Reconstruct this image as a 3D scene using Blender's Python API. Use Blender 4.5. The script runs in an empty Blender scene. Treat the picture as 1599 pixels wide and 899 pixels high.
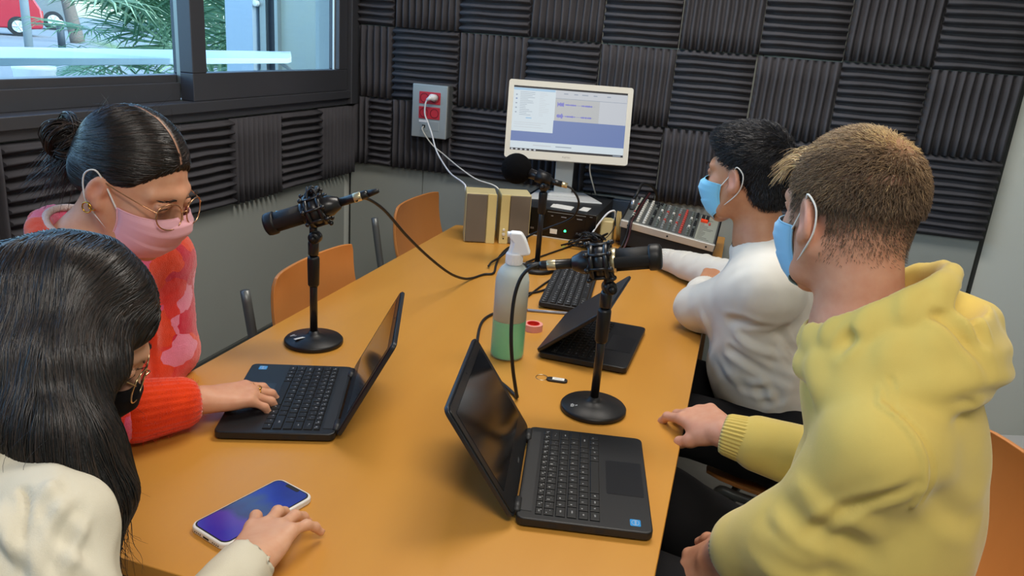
import bpy, math, random
import numpy as np
from mathutils import Vector, Matrix
from mathutils.bvhtree import BVHTree

SC = bpy.context.scene
COL = SC.collection
rng = random.Random(7)
nr = np.random.RandomState(7)
A = lambda *v: np.array(v, float)
PI = math.pi

# ------------------------------------------------------------------ camera
cam_d = bpy.data.cameras.new('camera'); cam = bpy.data.objects.new('camera', cam_d); COL.objects.link(cam)
cam_d.sensor_fit = 'HORIZONTAL'; cam_d.sensor_width = 36.0; cam_d.lens = 36.0 * 1203.135 / 1599.0
cam_d.clip_start = 0.05; cam_d.clip_end = 500
cam.matrix_world = (Matrix.Translation((1.49352, -3.16375, 1.44427))
                    @ Matrix.Rotation(0.271039, 4, 'Z') @ Matrix.Rotation(1.260466, 4, 'X') @ Matrix.Rotation(0.0782745, 4, 'Z'))
SC.camera = cam

# ------------------------------------------------------------------ light
W = bpy.data.worlds.new('sky'); SC.world = W; W.use_nodes = True
nt = W.node_tree; nt.nodes.clear()
bg = nt.nodes.new('ShaderNodeBackground'); wo = nt.nodes.new('ShaderNodeOutputWorld'); sk = nt.nodes.new('ShaderNodeTexSky')
sk.sky_type = 'NISHITA'; sk.sun_disc = False; sk.sun_elevation = math.radians(38); sk.sun_rotation = math.radians(100)
sk.air_density = 1.0; sk.dust_density = 1.5; sk.ozone_density = 1.5
nt.links.new(sk.outputs[0], bg.inputs[0]); nt.links.new(bg.outputs[0], wo.inputs[0])
bg.inputs[1].default_value = 0.62
sun_d = bpy.data.lights.new('sun', 'SUN'); sun_d.energy = 1.7; sun_d.angle = math.radians(0.6); sun_d.color = (1, .95, .88)
sun = bpy.data.objects.new('sun', sun_d); COL.objects.link(sun)
sun.rotation_euler = Vector((-0.62, -0.30, -0.72)).to_track_quat('-Z', 'Y').to_euler()   # comes over the building, never straight into the room

def area_lamp(name, loc, sx, sy, energy, color, direction=(0, 0, -1), portal=False):
    d = bpy.data.lights.new(name, 'AREA'); d.shape = 'RECTANGLE'; d.size = sx; d.size_y = sy; d.energy = energy; d.color = color
    o = bpy.data.objects.new(name, d); COL.objects.link(o); o.location = loc
    o.rotation_euler = Vector(direction).to_track_quat('-Z', 'Y').to_euler()
    if portal: d.cycles.is_portal = True
    return o
# the two fluorescent ceiling fittings of the room
area_lamp('ceiling_lamp', (1.25, -1.15, 2.66), 1.15, 0.5, 21, (1.0, .94, .86))
area_lamp('ceiling_lamp', (1.9, -3.4, 2.66), 1.15, 0.5, 24, (1.0, .94, .86))
# daylight coming through the window band (opening in the left wall)
area_lamp('window_portal', (-0.34, -2.2, 1.80), 4.3, 1.2, 1, (1, 1, 1), (1, 0, 0), portal=True)
SC.view_settings.view_transform = 'Standard'; SC.view_settings.look = 'None'
SC.view_settings.exposure = 0.45; SC.view_settings.gamma = 1.0
SC.view_settings.use_curve_mapping = False

# ------------------------------------------------------------------ materials
def lin(c):
    if isinstance(c, str):
        c = c.lstrip('#'); c = [int(c[i:i+2], 16) / 255 for i in (0, 2, 4)]
    return tuple(((x / 12.92) if x <= .04045 else ((x + .055) / 1.055) ** 2.4) for x in c[:3]) + (1.0,)
MATS = {}
def mat(name, col, rough=.6, metal=0., spec=.5, bump=None, var=None, emit=None, estr=1., trans=0., sheen=0., coat=0., sss=0., vcol=None, stretch=(1, 1, 1), alpha=1.):
    """procedural principled material; bump=(scale,strength,dist); var=(scale, colour2, contrast)"""
    if name in MATS: return MATS[name]
    m = bpy.data.materials.new(name); m.use_nodes = True; n = m.node_tree.nodes; l = m.node_tree.links
    b = n['Principled BSDF']; c = lin(col)
    b.inputs['Base Color'].default_value = c; b.inputs['Roughness'].default_value = rough
    b.inputs['Metallic'].default_value = metal; b.inputs['Specular IOR Level'].default_value = spec
    if trans: b.inputs['Transmission Weight'].default_value = trans
    if sheen: b.inputs['Sheen Weight'].default_value = sheen; b.inputs['Sheen Roughness'].default_value = .4
    if coat: b.inputs['Coat Weight'].default_value = coat; b.inputs['Coat Roughness'].default_value = .15
    if alpha < 1: b.inputs['Alpha'].default_value = alpha
    if sss:
        b.inputs['Subsurface Weight'].default_value = sss; b.inputs['Subsurface Radius'].default_value = (.010, .004, .002); b.inputs['Subsurface Scale'].default_value = .6
    if emit: b.inputs['Emission Color'].default_value = lin(emit); b.inputs['Emission Strength'].default_value = estr
    tc = n.new('ShaderNodeTexCoord'); mp = n.new('ShaderNodeMapping'); mp.inputs['Scale'].default_value = stretch
    l.new(tc.outputs['Object'], mp.inputs[0])
    src = None
    if vcol:
        at = n.new('ShaderNodeVertexColor'); at.layer_name = vcol; src = at.outputs['Color']; l.new(src, b.inputs['Base Color'])
    if var:
        no = n.new('ShaderNodeTexNoise'); no.inputs['Scale'].default_value = var[0]; no.inputs['Detail'].default_value = 6
        l.new(mp.outputs[0], no.inputs['Vector'])
        rp = n.new('ShaderNodeValToRGB'); k = var[2] if len(var) > 2 else .25
        rp.color_ramp.elements[0].position = .5 - k; rp.color_ramp.elements[1].position = .5 + k
        l.new(no.outputs['Fac'], rp.inputs[0])
        mx = n.new('ShaderNodeMix'); mx.data_type = 'RGBA'; l.new(rp.outputs[0], mx.inputs[0])
        if src is not None:
            mx.blend_type = 'MULTIPLY'; l.new(src, mx.inputs[6]); mx.inputs[7].default_value = lin(var[1])
        else:
            mx.inputs[6].default_value = c; mx.inputs[7].default_value = lin(var[1])
        l.new(mx.outputs[2], b.inputs['Base Color'])
    if bump:
        no2 = n.new('ShaderNodeTexNoise'); no2.inputs['Scale'].default_value = bump[0]; no2.inputs['Detail'].default_value = 4
        l.new(mp.outputs[0], no2.inputs['Vector'])
        bp = n.new('ShaderNodeBump'); bp.inputs['Strength'].default_value = bump[1]; bp.inputs['Distance'].default_value = bump[2] if len(bump) > 2 else .001
        l.new(no2.outputs['Fac'], bp.inputs['Height']); l.new(bp.outputs[0], b.inputs['Normal'])
    MATS[name] = m; return m
def glass_mat(name, tint, refl=.08, rough=0.0):
    m = bpy.data.materials.new(name); m.use_nodes = True; n = m.node_tree.nodes; l = m.node_tree.links; n.clear()
    o = n.new('ShaderNodeOutputMaterial'); t = n.new('ShaderNodeBsdfTransparent'); g = n.new('ShaderNodeBsdfGlossy'); mx = n.new('ShaderNodeMixShader'); fr = n.new('ShaderNodeFresnel')
    fr.inputs[0].default_value = 1.45; t.inputs[0].default_value = lin(tint); g.inputs['Roughness'].default_value = rough
    ge = n.new('ShaderNodeNewGeometry'); iv = n.new('ShaderNodeMath'); iv.operation = 'MULTIPLY_ADD'; iv.inputs[1].default_value = -1; iv.inputs[2].default_value = 1; ml = n.new('ShaderNodeMath'); ml.operation = 'MULTIPLY'
    l.new(ge.outputs['Backfacing'], iv.inputs[0]); l.new(iv.outputs[0], ml.inputs[0]); l.new(fr.outputs[0], ml.inputs[1])      # reflect on the outer faces only
    l.new(ml.outputs[0], mx.inputs[0]); l.new(t.outputs[0], mx.inputs[1]); l.new(g.outputs[0], mx.inputs[2]); l.new(mx.outputs[0], o.inputs[0])
    MATS[name] = m; return m

# ------------------------------------------------------------------ object helpers
def tag(o, label=None, cat=None, group=None, kind=None):
    if label: o['label'] = label
    if cat: o['category'] = cat
    if group: o['group'] = group
    if kind: o['kind'] = kind
    return o
def mesh_from(name, V, Fc, mats, smooth=False, mi=None):
    me = bpy.data.meshes.new(name)
    if isinstance(V, np.ndarray) and isinstance(Fc, np.ndarray):
        nv, nf, k = len(V), len(Fc), Fc.shape[1]
        me.vertices.add(nv); me.vertices.foreach_set('co', V.astype(np.float32).ravel())
        me.loops.add(nf * k); me.loops.foreach_set('vertex_index', Fc.astype(np.int32).ravel())
        me.polygons.add(nf); me.polygons.foreach_set('loop_start', np.arange(0, nf * k, k, dtype=np.int32))
        try: me.polygons.foreach_set('loop_total', np.full(nf, k, dtype=np.int32))
        except Exception: pass
        me.update(calc_edges=True); me.validate()
    else:
        me.from_pydata([tuple(map(float, v)) for v in V], [], Fc)
    for m in (mats if isinstance(mats, (list, tuple)) else [mats]): me.materials.append(m)
    if mi is not None: me.polygons.foreach_set('material_index', np.array(mi, dtype=np.int32))
    if smooth: me.shade_smooth()
    return me
def link(name, me, parent=None, bevel=None, world=False):
    """world=True: mesh is in world coordinates although the parent sits elsewhere"""
    o = bpy.data.objects.new(name, me); COL.objects.link(o)
    if parent is not None:
        o.parent = parent
        if world: o.matrix_parent_inverse = wm(parent).inverted()
    if bevel:
        md = o.modifiers.new('bevel', 'BEVEL'); md.width = bevel; md.segments = 2; md.limit_method = 'ANGLE'; md.angle_limit = math.radians(40)
        me.shade_smooth() if bevel > .0015 else None
        md.harden_normals = bevel > .0015
    return o
def wm(o):
    m = o.matrix_basis.copy()
    if o.parent is not None: m = wm(o.parent) @ o.matrix_parent_inverse @ m
    return m
def thing(name, label, cat, loc=(0, 0, 0), rz=0., group=None, rot=None):
    o = bpy.data.objects.new(name, None); COL.objects.link(o); o.empty_display_size = .05
    o.location = loc; o.rotation_euler = rot if rot else (0, 0, rz)
    return tag(o, label, cat, group)
def copy_tree(o, parent=None):
    c = o.copy(); COL.objects.link(c)
    if parent is not None: c.parent = parent
    for ch in list(o.children): copy_tree(ch, c)
    return c

class MB:
    def __init__(s): s.V = []; s.F = []; s.M = []
    def add(s, V, F, T=None, m=0):
        n = len(s.V)
        for v in V:
            v = Vector(v)
            s.V.append(T @ v if T is not None else v)
        for f in F: s.F.append([i + n for i in f]); s.M.append(m)
        return s
    def box(s, x0, x1, y0, y1, z0, z1, T=None, m=0):
        V = [(x, y, z) for z in (z0, z1) for y in (y0, y1) for x in (x0, x1)]
        return s.add(V, [[0, 2, 3, 1], [4, 5, 7, 6], [0, 1, 5, 4], [2, 6, 7, 3], [0, 4, 6, 2], [1, 3, 7, 5]], T, m)
    def lathe(s, prof, n=32, T=None, m=0, cap=True):
        """prof: list of (r,z) from bottom to top"""
        V = []; F = []
        for r, z in prof:
            for i in range(n):
                a = 2 * PI * i / n; V.append((r * math.cos(a), r * math.sin(a), z))
        k = len(prof)
        for j in range(k - 1):
            for i in range(n):
                a, b = j * n + i, j * n + (i + 1) % n; F.append([a, b, b + n, a + n])
        if cap:
            if prof[0][0] > 1e-6: F.append(list(range(n))[::-1])
            if prof[-1][0] > 1e-6: F.append([(k - 1) * n + i for i in range(n)])
        return s.add(V, F, T, m)
    def cyl(s, a, b, r, r2=None, n=20, m=0):
        a = Vector(a); b = Vector(b); d = b - a; q = d.to_track_quat('Z', 'Y').to_matrix().to_4x4()
        return s.lathe([(r, 0), (r if r2 is None else r2, d.length)], n, Matrix.Translation(a) @ q, m)
    def tube(s, pts, r, n=8, m=0, spline=True, closed=False, sub=6):
        P = cr(pts, sub, closed) if spline else np.array(pts, float)
        k = len(P); R = np.full(k, r) if np.isscalar(r) else np.interp(np.linspace(0, 1, k), np.linspace(0, 1, len(r)), r)
        T = np.gradient(P, axis=0) if not closed else (np.roll(P, -1, 0) - np.roll(P, 1, 0))
        T /= np.linalg.norm(T, axis=1)[:, None] + 1e-12
        u = np.cross(T[0], (0, 0, 1)); u = u if np.linalg.norm(u) > .1 else np.cross(T[0], (1, 0, 0)); u /= np.linalg.norm(u)
        V = []
        for i in range(k):
            u = u - T[i] * np.dot(u, T[i]); u /= np.linalg.norm(u) + 1e-12; w = np.cross(T[i], u)
            for j in range(n):
                a = 2 * PI * j / n; V.append(P[i] + R[i] * (math.cos(a) * u + math.sin(a) * w))
        F = []
        for i in range(k if closed else k - 1):
            i2 = (i + 1) % k
            for j in range(n):
                F.append([i * n + j, i * n + (j + 1) % n, i2 * n + (j + 1) % n, i2 * n + j])
        if not closed: F.append(list(range(n))[::-1]); F.append([(k - 1) * n + j for j in range(n)])
        return s.add(V, F, None, m)
    def prism(s, poly, z0, z1, T=None, m=0):
        n = len(poly); V = [(x, y, z0) for x, y in poly] + [(x, y, z1) for x, y in poly]
        F = [list(range(n))[::-1], list(range(n, 2 * n))] + [[i, (i + 1) % n, (i + 1) % n + n, i + n] for i in range(n)]
        return s.add(V, F, T, m)
    def sphere(s, c, r, n=16, m=0, T=None):
        r = (r, r, r) if np.isscalar(r) else r; V = []; F = []; k = n // 2
        for j in range(k + 1):
            p = PI * j / k
            for i in range(n):
                a = 2 * PI * i / n; V.append((c[0] + r[0] * math.sin(p) * math.cos(a), c[1] + r[1] * math.sin(p) * math.sin(a), c[2] - r[2] * math.cos(p)))
        for j in range(k):
            for i in range(n):
                a, b = j * n + i, j * n + (i + 1) % n; F.append([a, b, b + n, a + n])
        return s.add(V, F, T, m)
    def build(s, name, mats, parent=None, bevel=None, smooth=False, world=False):
        me = mesh_from(name, s.V, s.F, mats, smooth, s.M if isinstance(mats, (list, tuple)) else None)
        return link(name, me, parent, bevel, world)
def cr(pts, sub=6, closed=False):
    P = np.array(pts, float); n = len(P); out = []
    if closed: Q = np.vstack([P[-1], P, P[:2]]); segs = n
    else: Q = np.vstack([2 * P[0] - P[1], P, 2 * P[-1] - P[-2]]); segs = n - 1
    for i in range(segs):
        a, b, c, d = Q[i], Q[i + 1], Q[i + 2], Q[i + 3]
        for t in np.arange(sub) / sub:
            out.append(.5 * ((2 * b) + (c - a) * t + (2 * a - 5 * b + 4 * c - d) * t * t + (3 * b - a - 3 * c + d) * t ** 3))
    if not closed: out.append(P[-1])
    return np.array(out)
def rrect(w, h, r, n=4):
    out = []
    for cx, cy, a0 in ((w/2-r, h/2-r, 0), (-w/2+r, h/2-r, 90), (-w/2+r, -h/2+r, 180), (w/2-r, -h/2+r, 270)):
        for i in range(n + 1):
            a = math.radians(a0 + 90 * i / n); out.append((cx + r * math.cos(a), cy + r * math.sin(a)))
    return out
_glyph = {}
def text_geo(s, size=1.0):
    """flat outline mesh of a text (bundled font), centred"""
    if s not in _glyph:
        cu = bpy.data.curves.new('t', 'FONT'); cu.body = s; cu.align_x = 'CENTER'; cu.align_y = 'CENTER'; cu.resolution_u = 2
        o = bpy.data.objects.new('t', cu); COL.objects.link(o)
        dg = bpy.context.evaluated_depsgraph_get(); me = o.evaluated_get(dg).to_mesh()
        _glyph[s] = ([v.co.copy() for v in me.vertices], [list(p.vertices) for p in me.polygons])
        o.evaluated_get(dg).to_mesh_clear(); bpy.data.objects.remove(o)
    V, F = _glyph[s]
    return [v * size for v in V], F
# ------------------------------------------------------------------ setting
m_foam = mat('acoustic foam', '#535257', .95, spec=.12, bump=(420, .5, .0008), var=(9, '#49484d', .3))
m_panel = mat('grey wall panel', '#9da29e', .75, spec=.3, var=(2.2, '#979c97', .4))
m_cream = mat('cream painted wall', '#d0d4ce', .8, spec=.25, bump=(160, .15, .0008))
m_seam = mat('panel joint', '#3a3d3c', .9)
m_alu = mat('dark anodised aluminium', '#5d5f66', .42, metal=.55, var=(3, '#54565d', .4))
m_alul = mat('satin light aluminium', '#9aa3a4', .38, metal=.7)
m_gasket = mat('black window gasket', '#16181b', .7)
m_floor = mat('grey vinyl floor', '#74716c', .55, var=(30, '#6a6762', .3))
m_ceil = mat('white ceiling', '#d8d6d0', .9)
m_base = mat('dark grey skirting', '#4d504e', .5)

def struct(o): o['kind'] = 'structure'; return o
struct(MB().box(-.4, 4.2, -5.2, .2, -.12, 0).build('floor', m_floor))
ceil = struct(MB().box(-.4, 4.2, -5.2, .2, 2.72, 2.84).build('ceiling', m_ceil))
wall_back = struct(MB().box(-.4, 4.2, .05, .2, 0, 2.72).build('wall_back', m_cream))
wall_left = struct(MB().box(-.33, -.225, -5.2, .05, 0, 1.15).box(-.33, -.225, -5.2, .05, 2.42, 2.72).box(-.33, -.225, -.04, .05, 1.19, 2.42).box(-.33, -.225, -5.2, -4.4, 1.19, 2.42).build('wall_left', m_cream))
struct(MB().box(4.08, 4.2, -5.2, .05, 0, 2.72).build('wall_right', m_cream))
struct(MB().box(-.4, 4.2, -5.32, -5.2, 0, 2.72).build('wall_front', m_cream))
# melamine wall panels with open joints (back wall x -.22..2.42, left wall)
xs = [-.21, .150, .92, 1.52, 2.085, 2.40]
for i in range(len(xs) - 1):
    MB().box(xs[i] + .0015, xs[i+1] - .0015, .032, .05, 0, 2.72).build('wall_panel', m_panel, wall_back, bevel=.001)
struct(MB().box(-.225, 2.42, .0495, .0505, 0, 2.7).build('trim_1', m_seam))
ys = [-.03, -1.5, -2.75, -4.0, -5.2]
for i in range(4):
    MB().box(-.225, -.207, ys[i+1] + .0015, ys[i] - .0015, 0.02, 1.17).build('wall_panel', m_panel, wall_left, bevel=.001)
struct(MB().box(-.207, 4.08, .018, .032, 0, .09).build('baseboard_back', m_base))
struct(MB().box(-.207, -.15, -5.2, .018, .0, .27).box(-.207, -.195, -5.2, .018, .27, .29).build('baseboard_left', m_base, bevel=.004))

# wedge foam tiles: one shared mesh (ridges run along local x), turned by 90 degrees for the upright ones
def foam_mesh(w, h, n, d=.027, base=.010, seed=0):
    r = np.random.RandomState(seed)
    prof = []
    for i in range(n):
        y0 = -h/2 + h * i / n; p = h / n
        for t, k in ((.0, 0), (.13, .10), (.27, .60), (.38, .92), (.5, 1), (.62, .92), (.73, .60), (.87, .10)):
            prof.append((y0 + p * t, base + d * k))
    prof.append((h/2, base))
    V = []; F = []; nx = 5
    for ix in range(nx):
        x = -w/2 + w * ix / (nx - 1)
        for y, z in prof:
            V.append((x, y + .0012 * math.sin(7 * x / w + y * 30) + r.uniform(-.0004, .0004), z + r.uniform(-.0006, .0006)))
    m = len(prof)
    for ix in range(nx - 1):
        for j in range(m - 1): F.append([ix*m + j, (ix+1)*m + j, (ix+1)*m + j + 1, ix*m + j + 1])
    b = len(V); V += [(-w/2, -h/2, 0), (w/2, -h/2, 0), (w/2, h/2, 0), (-w/2, h/2, 0)]
    F.append([b, b + 3, b + 2, b + 1])
    F.append([b] + list(range(0, m)) + [b + 3]); F.append([b + 2] + [(nx-1)*m + j for j in range(m)][::-1] + [b + 1])
    F.append([b + 1] + [ix*m for ix in range(nx)][::-1] + [b]); F.append([b + 3] + [ix*m + m - 1 for ix in range(nx)] + [b + 2])
    me = mesh_from('acoustic_foam_tile', V, F, m_foam, True); me.polygons.foreach_set('use_smooth', [k < (nx-1)*(m-1) for k in range(len(F))]); return me
foamA = [foam_mesh(.296, .296, 10, seed=s) for s in range(3)]
def tile(x, z, upright, me, wall='b', y=None):
    o = bpy.data.objects.new('acoustic_foam_tile', me); COL.objects.link(o)
    if wall == 'b':
        o.parent = wall_back; R_ = Matrix.Rotation(PI/2, 4, 'X'); o.matrix_basis = Matrix.Translation((x, .032, z)) @ R_ @ Matrix.Rotation((PI/2 if upright else 0) + rng.uniform(-.006, .006), 4, 'Z')
    else:
        o.parent = wall_left
        o.matrix_basis = Matrix.Translation((-.207, y, z)) @ Matrix.Rotation(PI/2, 4, 'Z') @ Matrix.Rotation(PI/2, 4, 'X') @ Matrix.Rotation((PI/2 if upright else 0) + rng.uniform(-.005, .005), 4, 'Z')
    return o
# back wall rows: centre heights 2.51, 2.21, 1.91, 1.61 / 1.31 / 1.01 ; columns start at the grid x = 0
for row in range(-2, 3):
    zc = 1.31 - .3 * row if row else 1.31
    zc = 1.61 - .3 * row                     # row 0 is the one cut by the top of the photograph
    for c in range(8):
        up = (c + row) % 2 == 0
        if row == 2:
            x = .15 + .3 * c - (.0 if c in (0, 7) else .012)
            up = (c % 2 == 0)
        else: x = .15 + .3 * c
        tile(x + rng.uniform(-.002, .002), zc + rng.uniform(-.002, .002), up, foamA[(c + row) % 3])
cutH = foam_mesh(.19, .296, 10, seed=9); cutV = foam_mesh(.296, .19, 6, seed=5); cutV1 = foam_mesh(.296, .085, 3, seed=5); cutH1 = foam_mesh(.105, .296, 10, seed=3)
for row in range(-2, 2):
    if row % 2 == 0: tile(-.097, 1.61 - .3 * row, False, cutH)
    else: tile(-.097, 1.61 - .3 * row, True, cutV)
tile(-.148, 1.01, True, cutV1); tile(-.052, 1.01, False, cutH1)
# left wall: one row under the sill
for i in range(9):
    me = foamA[i % 3]
    tile(0, .968, i % 2 == 0, me, 'l', y=-.138 - .2925 * i)

# window band in the left wall
m_glass = glass_mat('tinted window glass', '#e3f2f6')
def frame_rect(mb, x0, x1, ya, yb, za, zb, t, tb=None):
    """rectangular frame in the wall plane, members of width t"""
    tb = tb or t
    mb.box(x0, x1, ya, yb, za, za + tb); mb.box(x0, x1, ya, yb, zb - t, zb)
    mb.box(x0, x1, ya, ya + t, za + tb, zb - t); mb.box(x0, x1, yb - t, yb, za + tb, zb - t)
win1 = MB(); frame_rect(win1, -.235, -.185, -1.05, -.055, 1.183, 2.40, .068, .087)
w1 = struct(win1.build('window_1', m_alu, bevel=.003))
MB().box(-.222, -.216, -.985, -.12, 1.265, 2.34).build('window_pane', m_glass, w1)
MB().box(-.214, -.206, -.985, -.975, 1.268, 2.33).box(-.214, -.206, -.13, -.12, 1.268, 2.33).build('glazing_bead', mat('bright glazing bead', '#d8dde0', .3, metal=.6), w1)
# left-hand sash sits further out, with the meeting stile
win2 = MB(); frame_rect(win2, -.30, -.25, -2.5, -.95, 1.203, 2.40, .05, .058)
w2 = struct(win2.build('window_2', m_alu, bevel=.003))
MB().box(-.278, -.272, -2.45, -1.0, 1.262, 2.35).build('window_pane', m_glass, w2)
MB().box(-.268, -.258, -1.012, -1.0, 1.262, 2.35).build('glazing_bead', mat('bright glazing bead', '#d8dde0'), w2)
MB().box(-.249, -.236, -1.046, -1.0, 1.19, 2.42).build('meeting_stile', m_alul, w1)
win3 = MB(); frame_rect(win3, -.235, -.185, -4.3, -2.4, 1.19, 2.40, .068, .087)
w3 = struct(win3.build('window_3', m_alu, bevel=.003)); MB().box(-.222, -.216, -4.25, -2.46, 1.27, 2.34).build('window_pane', m_glass, w3)
struct(MB().box(-.33, -.17, -5.2, .04, 1.150, 1.183).box(-.207, -.185, -5.2, .04, 1.122, 1.150).build('trim_2', m_alu, bevel=.003))     # sill rail under the sashes
struct(MB().box(-.249, -.236, -2.5, -1.05, 1.183, 1.238).build('trim_3', m_alu, bevel=.002))
struct(MB().box(-.225, -.165, -.05, .032, 1.125, 2.72).build('trim_4', m_alu, bevel=.003))     # jamb post in the corner

# ceiling light fittings (out of frame, they are where the lamps are)
for k, (x, y) in enumerate(((1.25, -1.15), (1.9, -3.4))):
    t = thing('ceiling_light', 'white recessed ceiling light fitting over the ' + ('far half of the table' if k == 0 else 'near end of the table'), 'light', (x, y, 2.72))
    b = MB(); b.box(-.62, .62, -.29, .29, -.02, 0); b.build('housing', m_ceil, t, bevel=.003)
    MB().box(-.58, .58, -.25, .25, -.026, -.0205).build('diffuser', mat('lamp diffuser', '#ffffff', emit='#fff2dd', estr=2.0), t)
# ------------------------------------------------------------------ outside
m_conc = mat('sunlit concrete yard', '#8b9195', .9, var=(.6, '#7f868b', .3))
struct(MB().box(-70, -.42, -40, 60, .3, .42).build('floor_outside', m_conc))
struct(MB().box(-.36, -.33, -5.2, .05, -.1, 1.15).build('wall_outside', m_cream))
# bright metal counter outside the window
t = MB(); t.prism([(-1.05, -5.0), (-1.05, .85), (-1.12, 1.0), (-1.66, 1.85), (-1.66, -5.0)], 1.222, 1.25)
cnt = tag(t.build('outdoor_counter', mat('pale blue painted metal', '#cfe4ee', .35, spec=.6), bevel=.003), 'long pale metal counter ledge outside the window', 'ledge')
b = MB(); b.cyl((-1.55, 1.45, 1.22), (-1.0, 1.45, .95), .012); b.build('bracket', m_alul, cnt)
b = MB(); b.cyl((-1.5, -2.7, 1.22), (-1.1, -2.7, .42), .012); b.build('bracket', m_alul, cnt)
# facade that returns outwards beyond the window, with its own glazed opening
ret = thing('building_return', 'grey facade return with a dark frame and milky pane beyond the right sash', 'facade', (-1.4, 2.2, .42))
MB().box(-2.30, -2.07, 2.0, 2.5, .42, 4.4).build('column', mat('blue grey column paint', '#a9bccb', .7), ret, world=True)
MB().box(-2.07, -2.035, 2.12, 2.5, .42, 4.4).build('recess', m_gasket, ret, world=True)
MB().box(-2.035, -1.985, 2.04, 2.5, .42, 4.4).build('jamb', m_alul, ret, world=True)
MB().box(-1.985, -1.905, 2.08, 2.5, .42, 4.4).build('dark_frame', mat('near black frame', '#2a3038', .4), ret, world=True)
MB().box(-1.905, -1.88, 2.03, 2.5, .42, 4.4).build('pane_frame', m_alul, ret, world=True)
MB().box(-1.88, -.50, 2.08, 2.12, .42, 4.4).build('milky_pane', mat('milky greenish glass', '#a7ad94', .25, spec=.7, var=(1.2, '#8fa0a8', .3)), ret, world=True)
MB().box(-.50, -.34, 2.0, 2.5, .42, 4.4).build('corner_post', m_alul, ret, world=True)
b = MB(); b.sphere((-2.10, 1.95, 1.93), (.07, .05, .06)); b.build('spotlight', m_gasket, ret, world=True)
b = MB(); b.lathe([(.012, -.02), (.022, -.015), (.022, .015), (.012, .02)], 16, Matrix.Translation((-2.05, 2.02, 1.56)) @ Matrix.Rotation(PI/2, 4, 'X')); b.build('clamp', mat('white plastic clip', '#e4e6e4', .5), ret, world=True)

# cars
def car(name, label, loc, rz, L, Wd, Hh, wr, paint, body):
    t = thing(name, label, 'car', loc, rz)
    poly = [(x * L, z) for x, z in body]
    b = MB(); b.prism([(x, z) for x, z in poly], -Wd/2, Wd/2, Matrix.Rotation(PI/2, 4, 'X'))
    b.build('bodywork', paint, t, bevel=.06)
    gl = mat('car glass', '#3d5a6b', .08, spec=.9)
    for s in (-1, 1):
        g = MB(); g.prism([(-.20*L, Hh*.60), (.16*L, Hh*.60), (.10*L, Hh*.90), (-.13*L, Hh*.92)], s*Wd/2 - .012, s*Wd/2 + .012, Matrix.Rotation(PI/2, 4, 'X')); g.build('side_window', gl, t)
        g = MB(); g.box(-.05*L, .0*L, s*Wd/2 - .01, s*Wd/2 + .04, Hh*.55, Hh*.575); g.build('door_handle', m_gasket, t, bevel=.005)
        for fx in (-.31, .31):
            w = MB(); w.lathe([(wr*.62, -.11), (wr, -.10), (wr, .10), (wr*.62, .11)], 28, Matrix.Translation((fx*L, s*(Wd/2 - .1), wr)) @ Matrix.Rotation(PI/2, 4, 'X'))
            wo_ = w.build('wheel', mat('tyre rubber', '#22262a', .8), t, smooth=False)
            h = MB(); h.lathe([(wr*.62, -.012), (wr*.60, .012)], 24, Matrix.Translation((fx*L, s*(Wd/2 + .01), wr)) @ Matrix.Rotation(PI/2, 4, 'X'))
            for k in range(6):
                a = k * PI/3; h.cyl((fx*L, s*(Wd/2 + .03), wr), (fx*L + wr*.55*math.cos(a), s*(Wd/2 + .03), wr + wr*.55*math.sin(a)), .03, n=6)
            h.build('rim', mat('silver wheel rim', '#ccd2d6', .35, metal=.6), wo_)
    for s in (-1, 1):
        g = MB(); g.box(L*.485, L*.505, s*Wd*.32 - .12, s*Wd*.32 + .12, Hh*.38, Hh*.55); g.build('tail_light', mat('tail light', '#b3202a', .2), t, bevel=.02)
        g = MB(); g.box(-L*.505, -L*.485, s*Wd*.32 - .12, s*Wd*.32 + .12, Hh*.38, Hh*.5); g.build('head_light', mat('head light', '#dfe6ea', .2), t, bevel=.02)
    return t
hatch = [(-.5, .25), (-.5, .62), (-.47, .78), (-.28, .92), (-.12, 1.38), (.0, 1.47), (.3, 1.46), (.42, 1.30), (.49, .85), (.5, .45), (.49, .25), (.40, .22), (-.40, .22)]
suv = [(-.5, .32), (-.5, .80), (-.46, 1.0), (-.27, 1.10), (-.14, 1.58), (.0, 1.68), (.38, 1.66), (.46, 1.20), (.5, .95), (.5, .40), (.42, .30), (-.42, .30)]
car('red_hatchback', 'red hatchback parked in the yard, its rear wheel in view', (-21.7, 16.1, .42), math.radians(50), 3.6, 1.62, 1.45, .29, mat('red car paint', '#a81f33', .2, coat=.8), hatch)
car('grey_suv', 'dark grey off-road car parked behind the red hatchback', (-28.1, 23.2, .42), math.radians(50), 4.4, 1.8, 1.7, .37, mat('grey car paint', '#5c6a74', .25, coat=.8), suv)
b = MB(); b.cyl((-14.4, 11.3, .42), (-14.4, 11.3, 5), .09, n=16); tag(b.build('sign_pole', mat('galvanised pole', '#aab6ba', .4, metal=.4), smooth=True), 'slim pale metal pole standing in front of the red car', 'pole')
t = thing('bollard', 'short dark bollard with a white head in the yard', 'bollard', (-14.95, 12.75, .42))
b = MB(); b.cyl((0, 0, 0), (0, 0, .58), .085, n=16); b.build('post', mat('dark bollard paint', '#39424c', .6), t, smooth=True)
b = MB(); b.sphere((0, 0, .60), (.095, .095, .07)); b.build('head', mat('white bollard head', '#e8eaea', .5), t, smooth=True)
b = MB(); b.tube([(-17.3, 15.6, .42), (-17.45, 15.5, 1.6), (-17.7, 15.4, 3.2), (-17.8, 15.3, 5)], [.20, .16, .14, .13], n=10); tag(b.build('tree_trunk', mat('greyish bark', '#6f665f', .9, bump=(20, .6, .02)), smooth=True), 'thin leaning tree trunk beside the bollard', 'tree trunk')
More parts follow.
